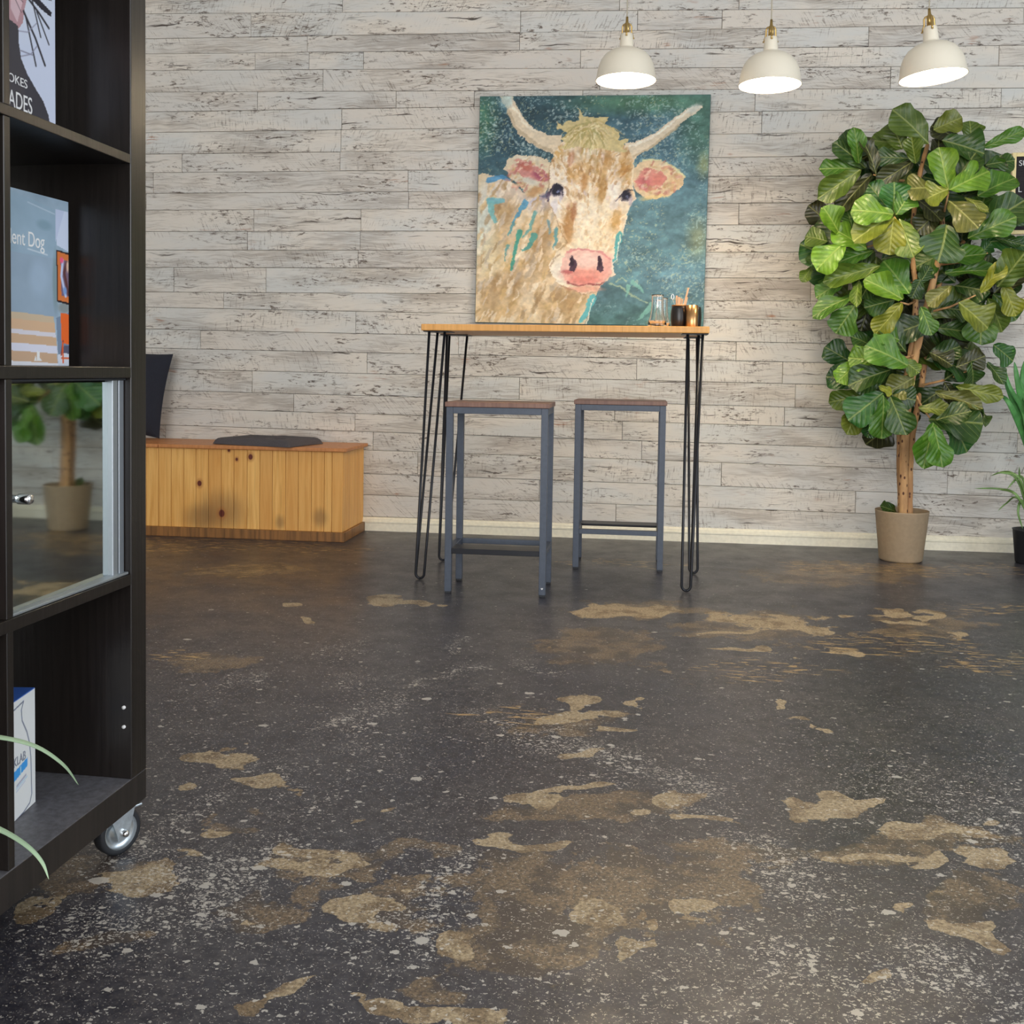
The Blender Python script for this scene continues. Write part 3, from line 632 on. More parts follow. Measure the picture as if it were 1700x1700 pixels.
# ------------------------------------------------------------------ bar table
MAT['beech'] = pine_mat('pale_wood_top', L(222, 164, 92, .8), L(210, 150, 78, .8))
MAT['iron'] = plain('black_iron', L(30, 31, 36, .8), .38, .3)
tab = tag(empty('bar_table', (-.29, 4.14, 0)), 'narrow bar table with pale wooden top on black hairpin legs', 'table')
def tp(name, mb, mat, parent=tab):
    mb.v = [(x + .29, y - 4.14, z) for x, y, z in mb.v]; return mb.build(name, mat, parent)
tp('table_top', MB().box(-.83, .258, 3.86, 4.40, .980, 1.005, .003), MAT['beech'])
def hairpin(foot, tops):
    fx, fy = foot; m = MB(); pl = MB()
    tx = [t[0] for t in tops]; ty = [t[1] for t in tops]
    pl.box(min(tx) - .02, max(tx) + .02, min(ty) - .02, max(ty) + .02, .976, .980, .001)
    for (ax, ay, side) in tops:
        w_ = .017; b = Vector((fx + side * w_, fy + (ay - fy) * .04, .026)); A = Vector((ax, ay, .977))
        arc = [Vector((fx + side * w_ * math.cos(q), fy + (ay - fy) * .04 * math.cos(q), .026 - .0205 * math.sin(q))) for q in np.linspace(0, math.pi / 2, 7)[1:]]
        m.tube([A, b] + arc, .0052, 8)
    leg = tp('hairpin_leg', m, MAT['iron']); pl.v = [(x + .29, y - 4.14, z) for x, y, z in pl.v]; pl.build('mounting_plate', MAT['iron'], leg)
hairpin((-.842, 3.947), [(-.806, 3.90, -1), (-.790, 3.985, -1), (-.745, 3.90, 1)])
hairpin((.196, 3.912), [(.180, 3.90, -1), (.236, 3.90, 1), (.226, 3.985, 1)])
hairpin((-.826, 4.345), [(-.812, 4.36, -1), (-.806, 4.27, -1), (-.735, 4.36, 1)])
hairpin((.242, 4.270), [(.240, 4.36, 1), (.236, 4.27, 1), (.205, 4.36, -1)])

# ------------------------------------------------------------------ stools
MAT['steel'] = plain('blue_grey_steel', L(72, 79, 91, .8), .45, .1, grain=.06)
MAT['walnut'] = pine_mat('brown_laminate', L(132, 100, 86, .8), L(116, 86, 74, .8))
def stool(loc, flip, label, heart):
    s = tag(empty('bar_stool', loc, math.pi if flip else 0), label, 'stool', 'bar stools at the hairpin table')
    lx, ly, t, ht = .176, .118, .0125, .713
    MB().box(-.193, .193, -.137, .137, ht - .018, ht, .002).build('seat', MAT['walnut'], s)
    for sx in (-1, 1):
        for sy in (-1, 1):
            lg = MB().box(sx * lx - t, sx * lx + t, sy * ly - t, sy * ly + t, .008, ht - .018, .0015).build('leg', MAT['steel'], s)
            MB().box(sx * lx - .011, sx * lx + .011, sy * ly - .011, sy * ly + .011, 0, .009, .001).build('foot_cap', MAT['rubber'], lg)
            if heart and sx == 1 and sy == (1 if flip else -1):
                pts = [(.0042 * 16 * math.sin(q) ** 3 / 16, (13 * math.cos(q) - 5 * math.cos(2 * q) - 2 * math.cos(3 * q) - math.cos(4 * q)) * .0042 / 16) for q in np.linspace(0, 2 * math.pi, 25)[:-1]]
                yy = sy * (ly + t) - .0006
                MB().add([(sx * lx + a, yy, .032 + b) for a, b in pts], [tuple(range(24))]).build('heart_sticker', MAT['dot'], lg)
    for sy in (-1, 1):
        MB().box(-lx + t, lx - t, sy * ly - t, sy * ly + t, ht - .043, ht - .018, .0015).build('seat_rail', MAT['steel'], s)
        MB().box(-lx + t, lx - t, sy * ly - t, sy * ly + t, .150, .170, .0015).build('foot_rail', MAT['steel'] if sy > 0 else MAT['iron'], s)
    MB().box(-lx + t, lx - t, -ly + t, -ly + t + .07, .166, .170, .0005).build('foot_plate', MAT['iron'], s)
    for sx in (-1, 1):
        MB().box(sx * lx - t, sx * lx + t, -ly + t, ly - t, ht - .043, ht - .018, .0015).build('seat_rail', MAT['steel'], s)
        MB().box(sx * lx - t, sx * lx + t, -ly + t, ly - t, .150, .170, .0015).build('side_rail', MAT['steel'], s)
    return s
stool((-.512, 3.845, 0), False, 'nearer blue-grey steel bar stool with brown seat and white heart sticker', True)
stool((-.072, 4.415, 0), True, 'farther blue-grey steel bar stool, on the right, pushed under the table', False)

# ------------------------------------------------------------------ things on the table
MAT['glass'] = plain('clear_glass', (1, 1, 1, 1), .02, trans=1.0, ior=1.45)
MAT['blackpot'] = plain('satin_black', L(22, 20, 20, .8), .3)
MAT['gold'] = plain('copper_gold', (.60, .34, .15, 1), .28, 1.0)
MAT['stick'] = plain('birch_stick', L(222, 176, 132, .8), .6, grain=.1)
TZ = 1.005
def glass(x, y, label):
    o = tag(empty('glass_jar', (x, y, TZ)), label, 'glass', 'clear glasses on the bar table')
    pr = [(.0, .002), (.036, .002), (.037, .010), (.034, .030), (.027, .050), (.0235, .085), (.023, .122), (.0245, .128), (.021, .128), (.0205, .122), (.0205, .086), (.024, .050), (.030, .030), (.0335, .012), (.0, .009)]
    MB().lathe(pr, 32).build('glass_body', MAT['glass'], o)
glass(.068, 4.03, 'clear flared glass jar nearest the front edge beside the black tumbler'); glass(.088, 4.19, 'clear flared glass jar standing behind the front one on the bar table')
o = tag(empty('stick_holder', (.152, 4.05, TZ)), 'round black pot holding wooden stir sticks on the bar table', 'pot')
MB().lathe([(0, 0), (.024, 0), (.030, .012), (.0325, .035), (.0325, .055), (.030, .075), (.028, .088), (.0255, .088), (.0265, .07), (.027, .01), (0, .006)], 32).build('pot_body', MAT['blackpot'], o)
MB().lathe([(.0286, .0865), (.0292, .0865), (.0292, .0905), (.0255, .0905), (.0255, .0865)], 32).build('copper_rim', MAT['gold'], o)
for i, (bx, ex, ez, yy) in enumerate(((.004, .034, .158, -.004), (.010, .030, .122, .006), (-.006, -.010, .128, .008), (.0, -.002, .122, -.008), (-.010, .004, .118, .0), (.004, .012, .116, .012))):
    m = MB(); d = Vector((ex - bx, 0, ez - .01)).normalized(); s_ = Vector((d.z, 0, -d.x)) * .0036; th = Vector((0, .0012, 0)); A = Vector((bx - .004, yy, .010)); B = Vector((ex, yy, ez))
    vs = [A - s_ - th, A + s_ - th, B + s_ - th, B - s_ - th, A - s_ + th, A + s_ + th, B + s_ + th, B - s_ + th]
    st = m.add(vs, [(0, 1, 2, 3), (7, 6, 5, 4), (0, 4, 5, 1), (1, 5, 6, 2), (2, 6, 7, 3), (3, 7, 4, 0)]).build('stir_stick', MAT['stick'], None)
    st.location = (.152, 4.05, TZ); tag(st, ('longest pale wooden stir stick leaning out of the black pot', 'short pale stir stick leaning right beside the longest one', 'upright pale stir stick at the left of the black pot', 'pale stir stick at the front of the black pot', 'pale stir stick crossing the middle of the black pot', 'pale stir stick at the back of the black pot')[i], 'stir stick', 'stir sticks in the black pot')
sp = MB().tube([(-.006, -.012, .012), (-.018, -.008, .090), (-.026, -.006, .112)], .0013, 8).tube([(-.026 + .005 * math.sin(q), -.006, .122 - .010 * math.cos(q)) for q in np.linspace(0, 2 * math.pi, 16)], .0012, 8, False).build('teaspoon', MAT['chrome'])
sp.location = (.152, 4.05, TZ); tag(sp, 'thin wire-handled spoon leaning left in the black pot', 'spoon')
o = MB().lathe([(0, 0), (.022, 0), (.0235, .003), (.0235, .088), (.022, .088), (.0215, .006), (0, .004)], 32).build('copper_cup', MAT['gold']); o.location = (.200, 4.02, TZ)
tag(o, 'shiny straight copper cup beside the black pot on the bar table', 'cup')
o = MB().lathe([(0, 0), (.020, 0), (.027, .015), (.029, .045), (.026, .086), (.023, .088), (.0255, .045), (.020, .006), (0, .004)], 32).build('black_cup', MAT['blackpot']); o.location = (.214, 4.12, TZ)
tag(o, 'black cup behind the copper cup at the table end', 'cup')

# ------------------------------------------------------------------ cow painting
def cow():
    N = 360; cv = Canvas(N, N, (70, 112, 124))
    def T(p):
        t = (p[1] - 97) / 1475.0; x0 = 112 - 47 * t; return ((p[0] - x0) / 1516 * N, t * N)
    cv.T = T
    # teal ground
    cv.blob(500, 200, 700, 260, (52, 88, 100), .9, 0, .6); cv.blob(250, 380, 260, 200, (48, 84, 100), .9, 0, .6); cv.blob(1350, 900, 420, 500, (84, 132, 148), .9, 0, .7); cv.blob(1300, 420, 420, 260, (70, 114, 134), .8, 0, .6)
    cv.blob(1200, 140, 420, 70, (84, 138, 104), .9, 0, .6); cv.blob(1560, 300, 130, 220, (84, 136, 112), .8, 0, .6); cv.blob(130, 250, 90, 180, (70, 128, 96), .8, 0, .6); cv.blob(1200, 1540, 500, 80, (78, 132, 120), .8, 0, .6); cv.blob(1400, 1270, 180, 90, (96, 148, 176), .6, 0, .7)
    cv.blob(1030, 1500, 180, 110, (70, 112, 122), .7, 0, .6); cv.blob(1545, 1010, 60, 110, (152, 156, 104), .6, 0, .6); cv.blob(1585, 540, 40, 70, (150, 158, 100), .7, 0, .6)
    n = cv.vnoise(22, 12, 11, 4); cv.a *= (1 + (n[..., None] - .5) * .55); g_ = cv.a.mean(2, keepdims=True); cv.a = g_ + (cv.a - g_) * .82
    sp = (cv.vnoise(3, 2.5, 12, 2) > .66) * np.clip((cv.vnoise(60, 60, 13, 2) - .42) * 6, 0, 1)
    cv.put(sp * .45, (170, 200, 200)); sp = (cv.vnoise(3, 2.5, 14, 2) > .72) * np.clip((cv.vnoise(50, 50, 15, 2) - .45) * 6, 0, 1); cv.put(sp * .4, (206, 204, 150))
    for x, y, r in ((200, 330, 90), (420, 440, 110), (1120, 300, 140), (700, 220, 120), (1330, 330, 90)):
        g = np.random.default_rng(int(x)); 
        for _ in range(60): cv.blob(x + g.normal() * r * .6, y + g.normal() * r * .5, 7, 5, (200, 214, 206), .5)
    # twig
    tw = (176, 190, 150)
    cv.line([(960,1300),(1040,1320),(1070,1345),(1120,1380),(1210,1425)], 10, tw, .7); cv.line([(1010,1290),(1050,1265),(1080,1290)], 7, tw, .7)
    for a, b in (((1090,1320),(1075,1390)), ((1120,1290),(1190,1360)), ((1230,1460),(1150,1540)), ((1240,1430),(1330,1450))): cv.line([a, ((a[0]+b[0])/2+6, (a[1]+b[1])/2), b], 34, (120, 178, 166), .8, 6)
    # body
    body = cv.poly([(60,590),(180,605),(310,640),(420,740),(600,760),(700,900),(900,1340),(860,1420),(800,1580),(40,1590)], (212, 190, 154)).astype(float)
    g = np.random.default_rng(5)
    pal = [(196,166,118),(170,136,88),(222,206,176),(206,182,140),(184,164,138),(226,214,190),(150,122,90),(204,172,112)]
    for _ in range(240):
        x, y = g.uniform(60, 860), g.uniform(640, 1585); cv.blob(x, y, g.uniform(14, 46), g.uniform(26, 80), pal[g.integers(len(pal))], .5, g.uniform(-.1, .6), .3, body)
    cv.blob(120, 900, 90, 260, (196, 210, 206), .75, .1, .5, body); cv.blob(150, 1150, 100, 130, (216, 206, 170), .6, 0, .5, body); cv.blob(300, 720, 160, 90, (206, 196, 190), .7, .3, .5, body); cv.blob(500, 790, 90, 50, (176, 176, 204), .7, .2, .5, body)
    cv.blob(150, 1530, 260, 70, (220, 186, 134), .6, 0, .5, body)
    for x, y, rx, ry, a in ((280,850,60,110,.2),(540,960,60,150,.1),(470,1180,70,120,.3),(180,1400,60,110,0),(700,1400,110,60,.2),(620,1500,90,40,0),(300,1330,90,90,.2)): cv.blob(x, y, rx, ry, (160, 128, 86), .6, a, .5, body)
    for _ in range(330):
        x, y = g.uniform(60, 880), g.uniform(640, 1585); c = [(172,138,92),(222,206,178),(196,168,126),(160,128,88),(232,222,202),(200,188,172),(210,178,122),(168,154,136)][g.integers(8)]
        cv.blob(x, y, g.uniform(6, 18), g.uniform(20, 60), c, .6, g.uniform(.1, .7), .2, body)
    bl = [((170,640),(250,620),(310,635),46,(70,140,190)),((160,780),(260,770),(200,800),40,(100,170,186)),((180,800),(190,870),(215,915),48,(110,178,180)),((415,780),(370,850),(330,910),44,(74,146,186)),((330,920),(300,990),(300,1000),26,(84,150,160)),
          ((475,850),(440,960),(390,1010),30,(96,160,160)),((470,1000),(430,1080),(390,1100),40,(70,150,146)),((372,975),(345,1100),(312,1230),34,(52,150,136)),((560,900),(575,980),(570,990),20,(110,150,160)),((620,960),(610,1040),(598,1090),30,(84,150,160)),((290,1060),(280,1120),(270,1170),16,(90,150,150))]
    for a, b, c, wd, col in bl: cv.line([a, b, c], wd, col, .85, wd * .35)
    # horns
    hl = [(248,95),(290,180),(330,280),(380,350),(480,420),(600,475),(660,420),(650,350),(560,350),(480,312),(420,250),(370,180),(325,95)]
    cv.poly(hl, (216, 200, 172)); cv.line([(262,95),(300,180),(340,275),(395,345),(490,410),(600,460)], 22, (184, 166, 136), .8); cv.line([(300,95),(350,190),(410,270),(480,325)], 16, (236, 226, 204), .8); cv.blob(290, 130, 40, 50, (160, 196, 200), .6)
    hr = [(1080,400),(1180,385),(1280,330),(1380,250),(1480,185),(1560,160),(1582,178),(1510,225),(1420,290),(1330,370),(1240,440),(1150,490),(1120,540),(1085,480)]
    cv.poly(hr, (216, 202, 176)); cv.line([(1110,420),(1200,395),(1300,335),(1400,255),(1500,190)], 14, (238, 230, 212), .8); cv.line([(1130,490),(1230,440),(1330,365),(1420,290)], 16, (186, 166, 132), .7); cv.blob(1520, 185, 50, 24, (200, 206, 196), .8, -.5)
    # ears
    cv.poly([(275,570),(285,510),(350,480),(450,478),(560,500),(600,560),(600,640),(560,700),(540,735),(480,752),(420,738),(360,660),(310,620)], (206, 192, 164)); cv.poly([(340,570),(380,515),(450,530),(520,570),(590,610),(560,645),(450,645),(380,610)], (196, 134, 126)); cv.blob(520, 615, 60, 28, (150, 70, 96), .8, .3); cv.blob(410, 555, 50, 25, (180, 96, 80), .7, .3); cv.blob(430, 650, 70, 24, (196, 196, 186), .8, .2); cv.blob(480, 715, 60, 26, (176, 126, 76), .7, -.4); cv.blob(430, 500, 90, 14, (214, 206, 186), .9, .1); cv.blob(330, 585, 36, 20, (190, 120, 110), .6)
    cv.poly([(1115,570),(1200,510),(1300,505),(1400,560),(1465,620),(1440,680),(1370,730),(1270,765),(1200,752),(1140,700),(1120,640)], (214, 190, 152)); cv.poly([(1140,640),(1210,560),(1300,575),(1345,620),(1310,680),(1210,715),(1160,685)], (208, 138, 124)); cv.blob(1200, 660, 50, 40, (190, 96, 104), .7, .3); cv.blob(1290, 630, 40, 40, (212, 122, 108), .6); cv.blob(1400, 640, 40, 60, (200, 160, 110), .6, .4); cv.blob(1260, 745, 90, 16, (214, 190, 130), .8, -.1); cv.line([(1190,515),(1300,508),(1400,562),(1462,622)], 12, (206, 206, 160), .9)
    g = np.random.default_rng(17)
    for cx_, cy_, rx_, ry_ in ((430, 600, 140, 110), (1290, 630, 150, 110)):
        for _ in range(70):
            q, rr = g.uniform(0, 6.28), g.uniform(.2, 1) ** .5; cv.blob(cx_ + rx_ * rr * math.cos(q), cy_ + ry_ * rr * math.sin(q), g.uniform(5, 12), g.uniform(10, 26), [(226,214,190),(190,150,100),(206,140,124),(176,96,92),(216,196,160)][g.integers(5)], .5, g.uniform(-.8, .8) + 1.2, .2)
    # head
    head = cv.poly([(600,470),(660,400),(800,330),(960,360),(1090,420),(1130,520),(1120,640),(1142,760),(1090,830),(1062,990),(1030,1020),(1000,1160),(1005,1240),(920,1310),(880,1365),(800,1372),(640,1315),(580,1255),(565,1190),(620,1110),(690,1050),(600,850),(555,765),(580,640),(585,520)], (222, 206, 178)).astype(float)
    g = np.random.default_rng(9)
    for _ in range(150):
        x, y = g.uniform(590, 1120), g.uniform(430, 740); c = [(204,168,112),(186,140,84),(226,214,194),(214,188,146),(170,126,78),(230,222,206)][g.integers(6)]
        cv.blob(x, y, g.uniform(10, 32), g.uniform(16, 52), c, .6, g.uniform(-.6, .6), .4, head)
    for x, y, rx, ry, c, al, a in ((640,480,60,50,(196,150,76),.7,0),(1060,560,60,90,(196,146,76),.7,.2),(780,640,60,110,(206,160,100),.6,.1),(930,700,36,100,(186,142,74),.8,.1),(850,540,50,90,(190,150,90),.6,0),(700,930,50,130,(186,140,84),.8,.05),(720,820,30,40,(160,90,50),.7,0),(1010,880,45,100,(206,164,98),.8,.1),(900,940,40,60,(214,186,136),.7,0),(620,600,50,80,(226,216,200),.9,.1),(680,520,40,60,(230,220,204),.7,0),
                              (620,790,70,90,(228,222,214),.9,.2),(1000,700,60,90,(230,224,214),.9,.3),(830,860,90,190,(226,216,196),.8,.05),(850,1010,130,90,(228,214,186),.8,0),(1030,800,50,70,(230,222,206),.7,.1),(960,820,40,80,(226,216,190),.6,0),(640,1230,80,90,(228,220,206),.9,.2),(990,1180,30,70,(228,220,206),.8,0),(690,680,70,50,(226,214,196),.7,.3)):
        cv.blob(x, y, rx, ry, c, al, a, .5, head)
    for _ in range(520):
        x, y = g.uniform(580, 1130), g.uniform(420, 1080); t_ = (y - 420) / 660
        if abs(x - 850) > 280 - 90 * t_: continue
        c = [(206,170,116),(186,142,86),(232,222,204),(222,200,164),(168,124,78),(238,232,218),(210,190,180)][g.integers(7)] if y < 760 else [(228,214,188),(222,202,168),(236,226,206),(206,176,132)][g.integers(4)]
        cv.blob(x, y, g.uniform(4, 12), g.uniform(10, 34), c, .6, (x - 850) / 400 + g.uniform(-.4, .4), .15, head)
    for x, y, rx, ry, c, al, a in ((700,930,34,120,(170,122,70),.6,.05),(735,850,20,60,(150,90,52),.6,.1),(928,700,28,90,(164,118,58),.6,.1),(1015,890,26,80,(190,144,80),.6,.1),(1075,560,36,60,(176,124,60),.5,.2),(800,650,26,60,(180,126,70),.6,.1),(880,560,22,60,(170,128,70),.5,0),(960,520,26,60,(178,132,74),.5,.2),(720,500,20,50,(186,120,90),.5,.1),(600,820,30,50,(206,200,204),.7,.2),(1000,790,30,40,(214,206,200),.7,.2)):
        cv.blob(x, y, rx, ry, c, al, a, .25, head)
    cv.line([(585,520),(570,640),(556,760),(600,850),(690,1050)], 7, (150,112,74), .5); cv.line([(1130,520),(1120,640),(1140,760),(1090,830),(1060,990)], 7, (232,220,196), .8); cv.line([(640,1120),(600,1150),(575,1200)], 8, (150,120,90), .5)
    # tuft
    cv.poly([(620,260),(665,292),(690,255),(740,262),(780,250),(765,180),(800,230),(850,242),(900,242),(970,240),(940,280),(1000,300),(1040,350),(1030,390),(1100,370),(1060,430),(1100,462),(1000,455),(900,432),(850,445),(760,425),(640,442),(690,400),(650,380),(700,340),(630,312)], (206, 190, 136))
    g = np.random.default_rng(3)
    for i in range(60):
        a = g.uniform(-1.9, 1.9); r = g.uniform(90, 220); x0, y0 = 850 + g.normal() * 30, 290 + g.normal() * 20
        cv.line([(x0, y0), (x0 + r * .6 * math.sin(a), y0 + r * .35 * abs(math.cos(a)) + 20), (x0 + r * math.sin(a) * .95, y0 + r * .55 * abs(math.cos(a)) + 60)], 14, [(226,216,172),(196,176,116),(176,156,92),(216,196,150),(170,160,100)][i % 5], .75, 3)
    # eyes
    for x, y, s_ in ((622, 702, 1), (1082, 738, .9)):
        cv.blob(x, y + 12, 52 * s_, 40 * s_, (206, 196, 200), .7); cv.blob(x, y, 34 * s_, 40 * s_, (34, 34, 54), 1, .3, .25); cv.blob(x + 8, y + 10, 8, 8, (120, 130, 170)); cv.blob(x + 30, y + 40, 14, 30, (160, 150, 170), .6)
    dk = (36, 34, 50)
    cv.line([(555,740),(590,690),(630,662),(655,690),(662,750)], 15, dk, .95, 5); cv.line([(560,770),(575,720),(610,670)], 14, (70,60,84), .8, 5); cv.line([(1035,750),(1065,712),(1105,703),(1130,708)], 14, dk, .95, 5); cv.line([(1055,775),(1075,760),(1110,730)], 10, dk, .7, 4); cv.line([(1040,745),(1010,770)], 7, (110,100,110), .8)
    cv.blob(545, 740, 40, 20, (130, 110, 140), .6, -.4)
    # muzzle
    cv.poly([(690,1100),(760,1075),(900,1095),(970,1140),(990,1230),(930,1290),(870,1310),(770,1326),(690,1300),(645,1240),(660,1150)], (226, 184, 172)); cv.blob(810, 1250, 140, 50, (218, 140, 126), .85, 0, .4); cv.blob(800, 1290, 110, 26, (210, 122, 112), .7); cv.blob(820, 1160, 70, 50, (230, 196, 186), .8); cv.blob(960, 1180, 30, 70, (228, 160, 150), .6); cv.blob(690, 1230, 40, 14, (176, 80, 84), .7)
    cv.line([(690,1105),(760,1080),(900,1098),(970,1145)], 14, (206, 130, 130), .8); cv.line([(690,1300),(760,1318),(830,1308),(900,1318),(935,1290)], 10, (140, 66, 70), .85)
    for x in (726, 908): cv.poly([(x-20,1140),(x-8,1120),(x+20,1160),(x+26,1220),(x+5,1235),(x-24,1215)], (84, 58, 74)); cv.blob(x - 4, 1165, 12, 34, (50, 34, 50), .8)
    cv.blob(810, 1340, 110, 22, (214, 150, 130), .8); cv.line([(640,1320),(800,1375),(880,1360)], 8, (150, 110, 90), .5)
    # teal edge strokes along jaw and neck
    cv.line([(1040,985),(1020,1060),(995,1160)], 40, (76, 166, 170), .9, 14); cv.line([(1045,990),(1005,1165)], 6, (236, 230, 206), .9); cv.line([(860,1400),(830,1470),(780,1545)], 54, (84, 176, 186), .9, 30); cv.line([(865,1400),(810,1580)], 8, (232, 226, 206), .9)
    cv.warp(2.2, 9, 21); cv.warp(1.2, 4, 33)
    n = cv.vnoise(5, 4, 41, 3); cv.a *= (1 + (n[..., None] - .5) * .20)
    g_ = cv.a.mean(2, keepdims=True); cv.a = g_ + (cv.a - g_) * .88; cv.a = np.clip(128 + (cv.a - 128) * 1.06, 0, 255)
    return cv
MAT['canvas_side'] = plain('canvas_edge', L(58, 88, 86, .8), .7)
PW, PH, PD = 1.127, 1.118, .030
pt = tag(empty('cow_painting', (-.2545, WY - .022, 1.064)), 'square painting of a pale horned cow on teal, above the bar table', 'painting')
pt.rotation_euler = (0, math.radians(.55), 0)
MB().box(-PW / 2, PW / 2, -PD, 0, 0, PH, .002).build('canvas', MAT['canvas_side'], pt)
print_plane('painted_face', cow(), (-PW / 2 + .002, -PD - .0008, PH - .002), (PW - .004, 0, 0), (0, 0, -PH + .004), MAT['oil'], pt, .90)

# ------------------------------------------------------------------ pendant lamps
MAT['enamel'] = plain('cream_enamel', L(220, 212, 194, .85), .35)
MAT['enamel_in'] = plain('white_enamel_inside', (.9, .88, .84, 1), .4)
MAT['brass'] = plain('brass', (.60, .42, .16, 1), .28, 1.0)
MAT['cord'] = plain('grey_cord', L(176, 168, 150, .8), .8)
MAT['bulb'] = emit('glowing_bulb', (1.0, .80, .52, 1), 280)
def pendant(x, y, zr, D, tilt, label):
    o = tag(empty('pendant_lamp', (x, y, zr)), label, 'lamp', 'pendant lamps over the bar table'); s = D / .24
    R = Matrix.Rotation(tilt, 4, 'Y')
    def pp(name, mb, mat, par=o):
        mb.v = [tuple(R @ (Vector(v) * s)) for v in mb.v]; return mb.build(name, mat, par)
    prof = [(.120, 0), (.1195, .004), (.117, .012), (.1145, .030), (.110, .055), (.100, .080), (.084, .101), (.062, .116), (.040, .124), (.0285, .128), (.0275, .134), (.0250, .165), (.0240, .182), (.020, .184), (.0, .184)]
    sh = pp('shade', MB().lathe(prof, 56), MAT['enamel'])
    inner = [(r - .0025, h - .0015) for r, h in prof[2:10]]
    pp('shade_lining', MB().lathe([(.120, 0), (.1175, -.0005)] + inner + [(0, .124)], 56), MAT['enamel_in'], sh)
    pp('collar', MB().lathe([(0, .183), (.011, .184), (.011, .222), (.006, .228), (.0045, .250), (0, .251)], 24), MAT['brass'])
    for k in range(3):
        a = k * 2 * math.pi / 3 + .5; c, sn = math.cos(a), math.sin(a)
        pp('bracket', MB().tube([(c * .0275, sn * .0275, .170), (c * .0265, sn * .0265, .180), (c * .021, sn * .021, .192), (c * .0205, sn * .0205, .214), (c * .016, sn * .016, .222), (c * .004, sn * .004, .224)], .0035, 8), MAT['brass'])
        pp('bracket_screw', MB().lathe([(0, 0), (.004, 0), (.004, .004), (0, .005)], 10, (c * .030, sn * .030, .168)), MAT['brass'])
    top = R @ Vector((0, 0, .25 * s)); m = MB().tube([top, top * .2 + Vector((top.x * .6, 0, .5)), (0, 0, ZC - zr - .03)], .0024, 8); m.build('cord', MAT['cord'], o)
    MB().lathe([(0, -.03), (.02, -.03), (.045, -.012), (.05, 0)], 24, (0, 0, ZC - zr)).build('ceiling_rose', MAT['enamel'], o)
    bl = MB().lathe([(0, .028), (.018, .032), (.029, .046), (.031, .060), (.026, .078), (.016, .096), (.013, .108), (.013, .124)], 28)
    pp('bulb', bl, MAT['bulb'])
    l = bpy.data.lights.new('bulb_light', 'POINT'); l.energy = 4.5; l.color = (1, .80, .55); l.shadow_soft_size = .03
    lo = bpy.data.objects.new('bulb_light', l); COL.objects.link(lo); lo.location = (0, 0, .018); lo.parent = o
pendant(-.072, 4.10, 1.975, .238, 0, 'cream dome pendant lamp hanging highest over the cow painting, leftmost of three')
pendant(.472, 4.02, 1.925, .236, 0, 'cream dome pendant lamp between the painting and the fig tree, middle of three')
pendant(1.060, 4.00, 1.938, .242, math.radians(-5), 'cream dome pendant lamp above the fig tree, rightmost of three and slightly tilted')

# ------------------------------------------------------------------ letter board on the wall
MAT['felt'] = plain('black_felt', L(44, 40, 42, .8), .95, grain=.1)
MAT['frame'] = plain('pale_oak', L(232, 206, 150, .8), .5, grain=.08)
o = tag(empty('letter_board', (1.718, WY - .022, 1.507)), 'black felt letter board with pale wooden frame at the right edge', 'sign')
BW, BH = .30, .378
MB().box(.010, BW - .010, -.010, 0, .010, BH - .010).build('felt_panel', MAT['felt'], o)
for a in ((0, .018, 0, BH), (BW - .018, BW, 0, BH), (.018, BW - .018, 0, .018), (.018, BW - .018, BH - .018, BH)):
    MB().box(a[0], a[1], -.018, 0, a[2], a[3], .0015).build('frame_strip', MAT['frame'], o)
for z in np.arange(.03, BH - .02, .012): MB().box(.018, BW - .018, -.0115, -.0095, z, z + .0075).build('felt_ridge', MAT['felt'], o)
for tx, x, z in (('SU', .030, .318), ('I', .058, .278), ('L', .030, .196)):
    text('letter', tx, .036, Vector((1.718 + x, WY - .022 - .0125, 1.507 + z)), (1, 0, 0), (0, -1, 0), MAT['dot'], o)

# ------------------------------------------------------------------ fiddle-leaf fig
def leaf_mat():
    t = NT('fig_leaf'); inf = t.info(); col = inf.outputs['Color']; uv = t.attr('leafuv').outputs['Vector']; x, y, _ = t.sep(uv)
    ax = t.math('ABSOLUTE', x)
    mid = t.ramp(ax, .012, .035, 1, 0)
    ph = t.math('SUBTRACT', t.math('MULTIPLY', y, 7.0), t.math('MULTIPLY', ax, 5.2))
    fr = t.math('ABSOLUTE', t.math('SUBTRACT', t.math('FRACT', ph), .5))
    side = t.math('MULTIPLY', t.ramp(fr, .02, .075, 1, 0), t.ramp(ax, .42, .30))
    vein = t.math('MAXIMUM', mid, t.math('MULTIPLY', side, .55))
    n = t.noise(t.scale(uv, (3, 3, 1)), 1.0, 4)
    dark = t.mix(1.0, col, (.62, .68, .60, 1), 'MULTIPLY'); c = t.mix(t.ramp(n, .35, .65), dark, col)
    lightv = t.mix(.30, col, L(196, 200, 120, .8)); c = t.mix(t.math('MULTIPLY', vein, .7), c, lightv)
    t.set(col=c, rough=.33, spec=.5)
    h = t.math('SUBTRACT', t.math('ABSOLUTE', t.math('SUBTRACT', t.math('FRACT', ph), .5)), t.math('MULTIPLY', mid, .5)); t.bump(t.math('ADD', h, t.math('MULTIPLY', n, 1.2)), .45, .006)
    out = t.n['Material Output']; tr = t.node('ShaderNodeBsdfTranslucent'); t.l(c, tr.inputs[0]); mx = t.node('ShaderNodeMixShader'); mx.inputs[0].default_value = .18
    t.l(t.b.outputs[0], mx.inputs[1]); t.l(tr.outputs[0], mx.inputs[2]); t.l(mx.outputs[0], out.inputs[0]); return t.m
MAT['leaf'] = leaf_mat()
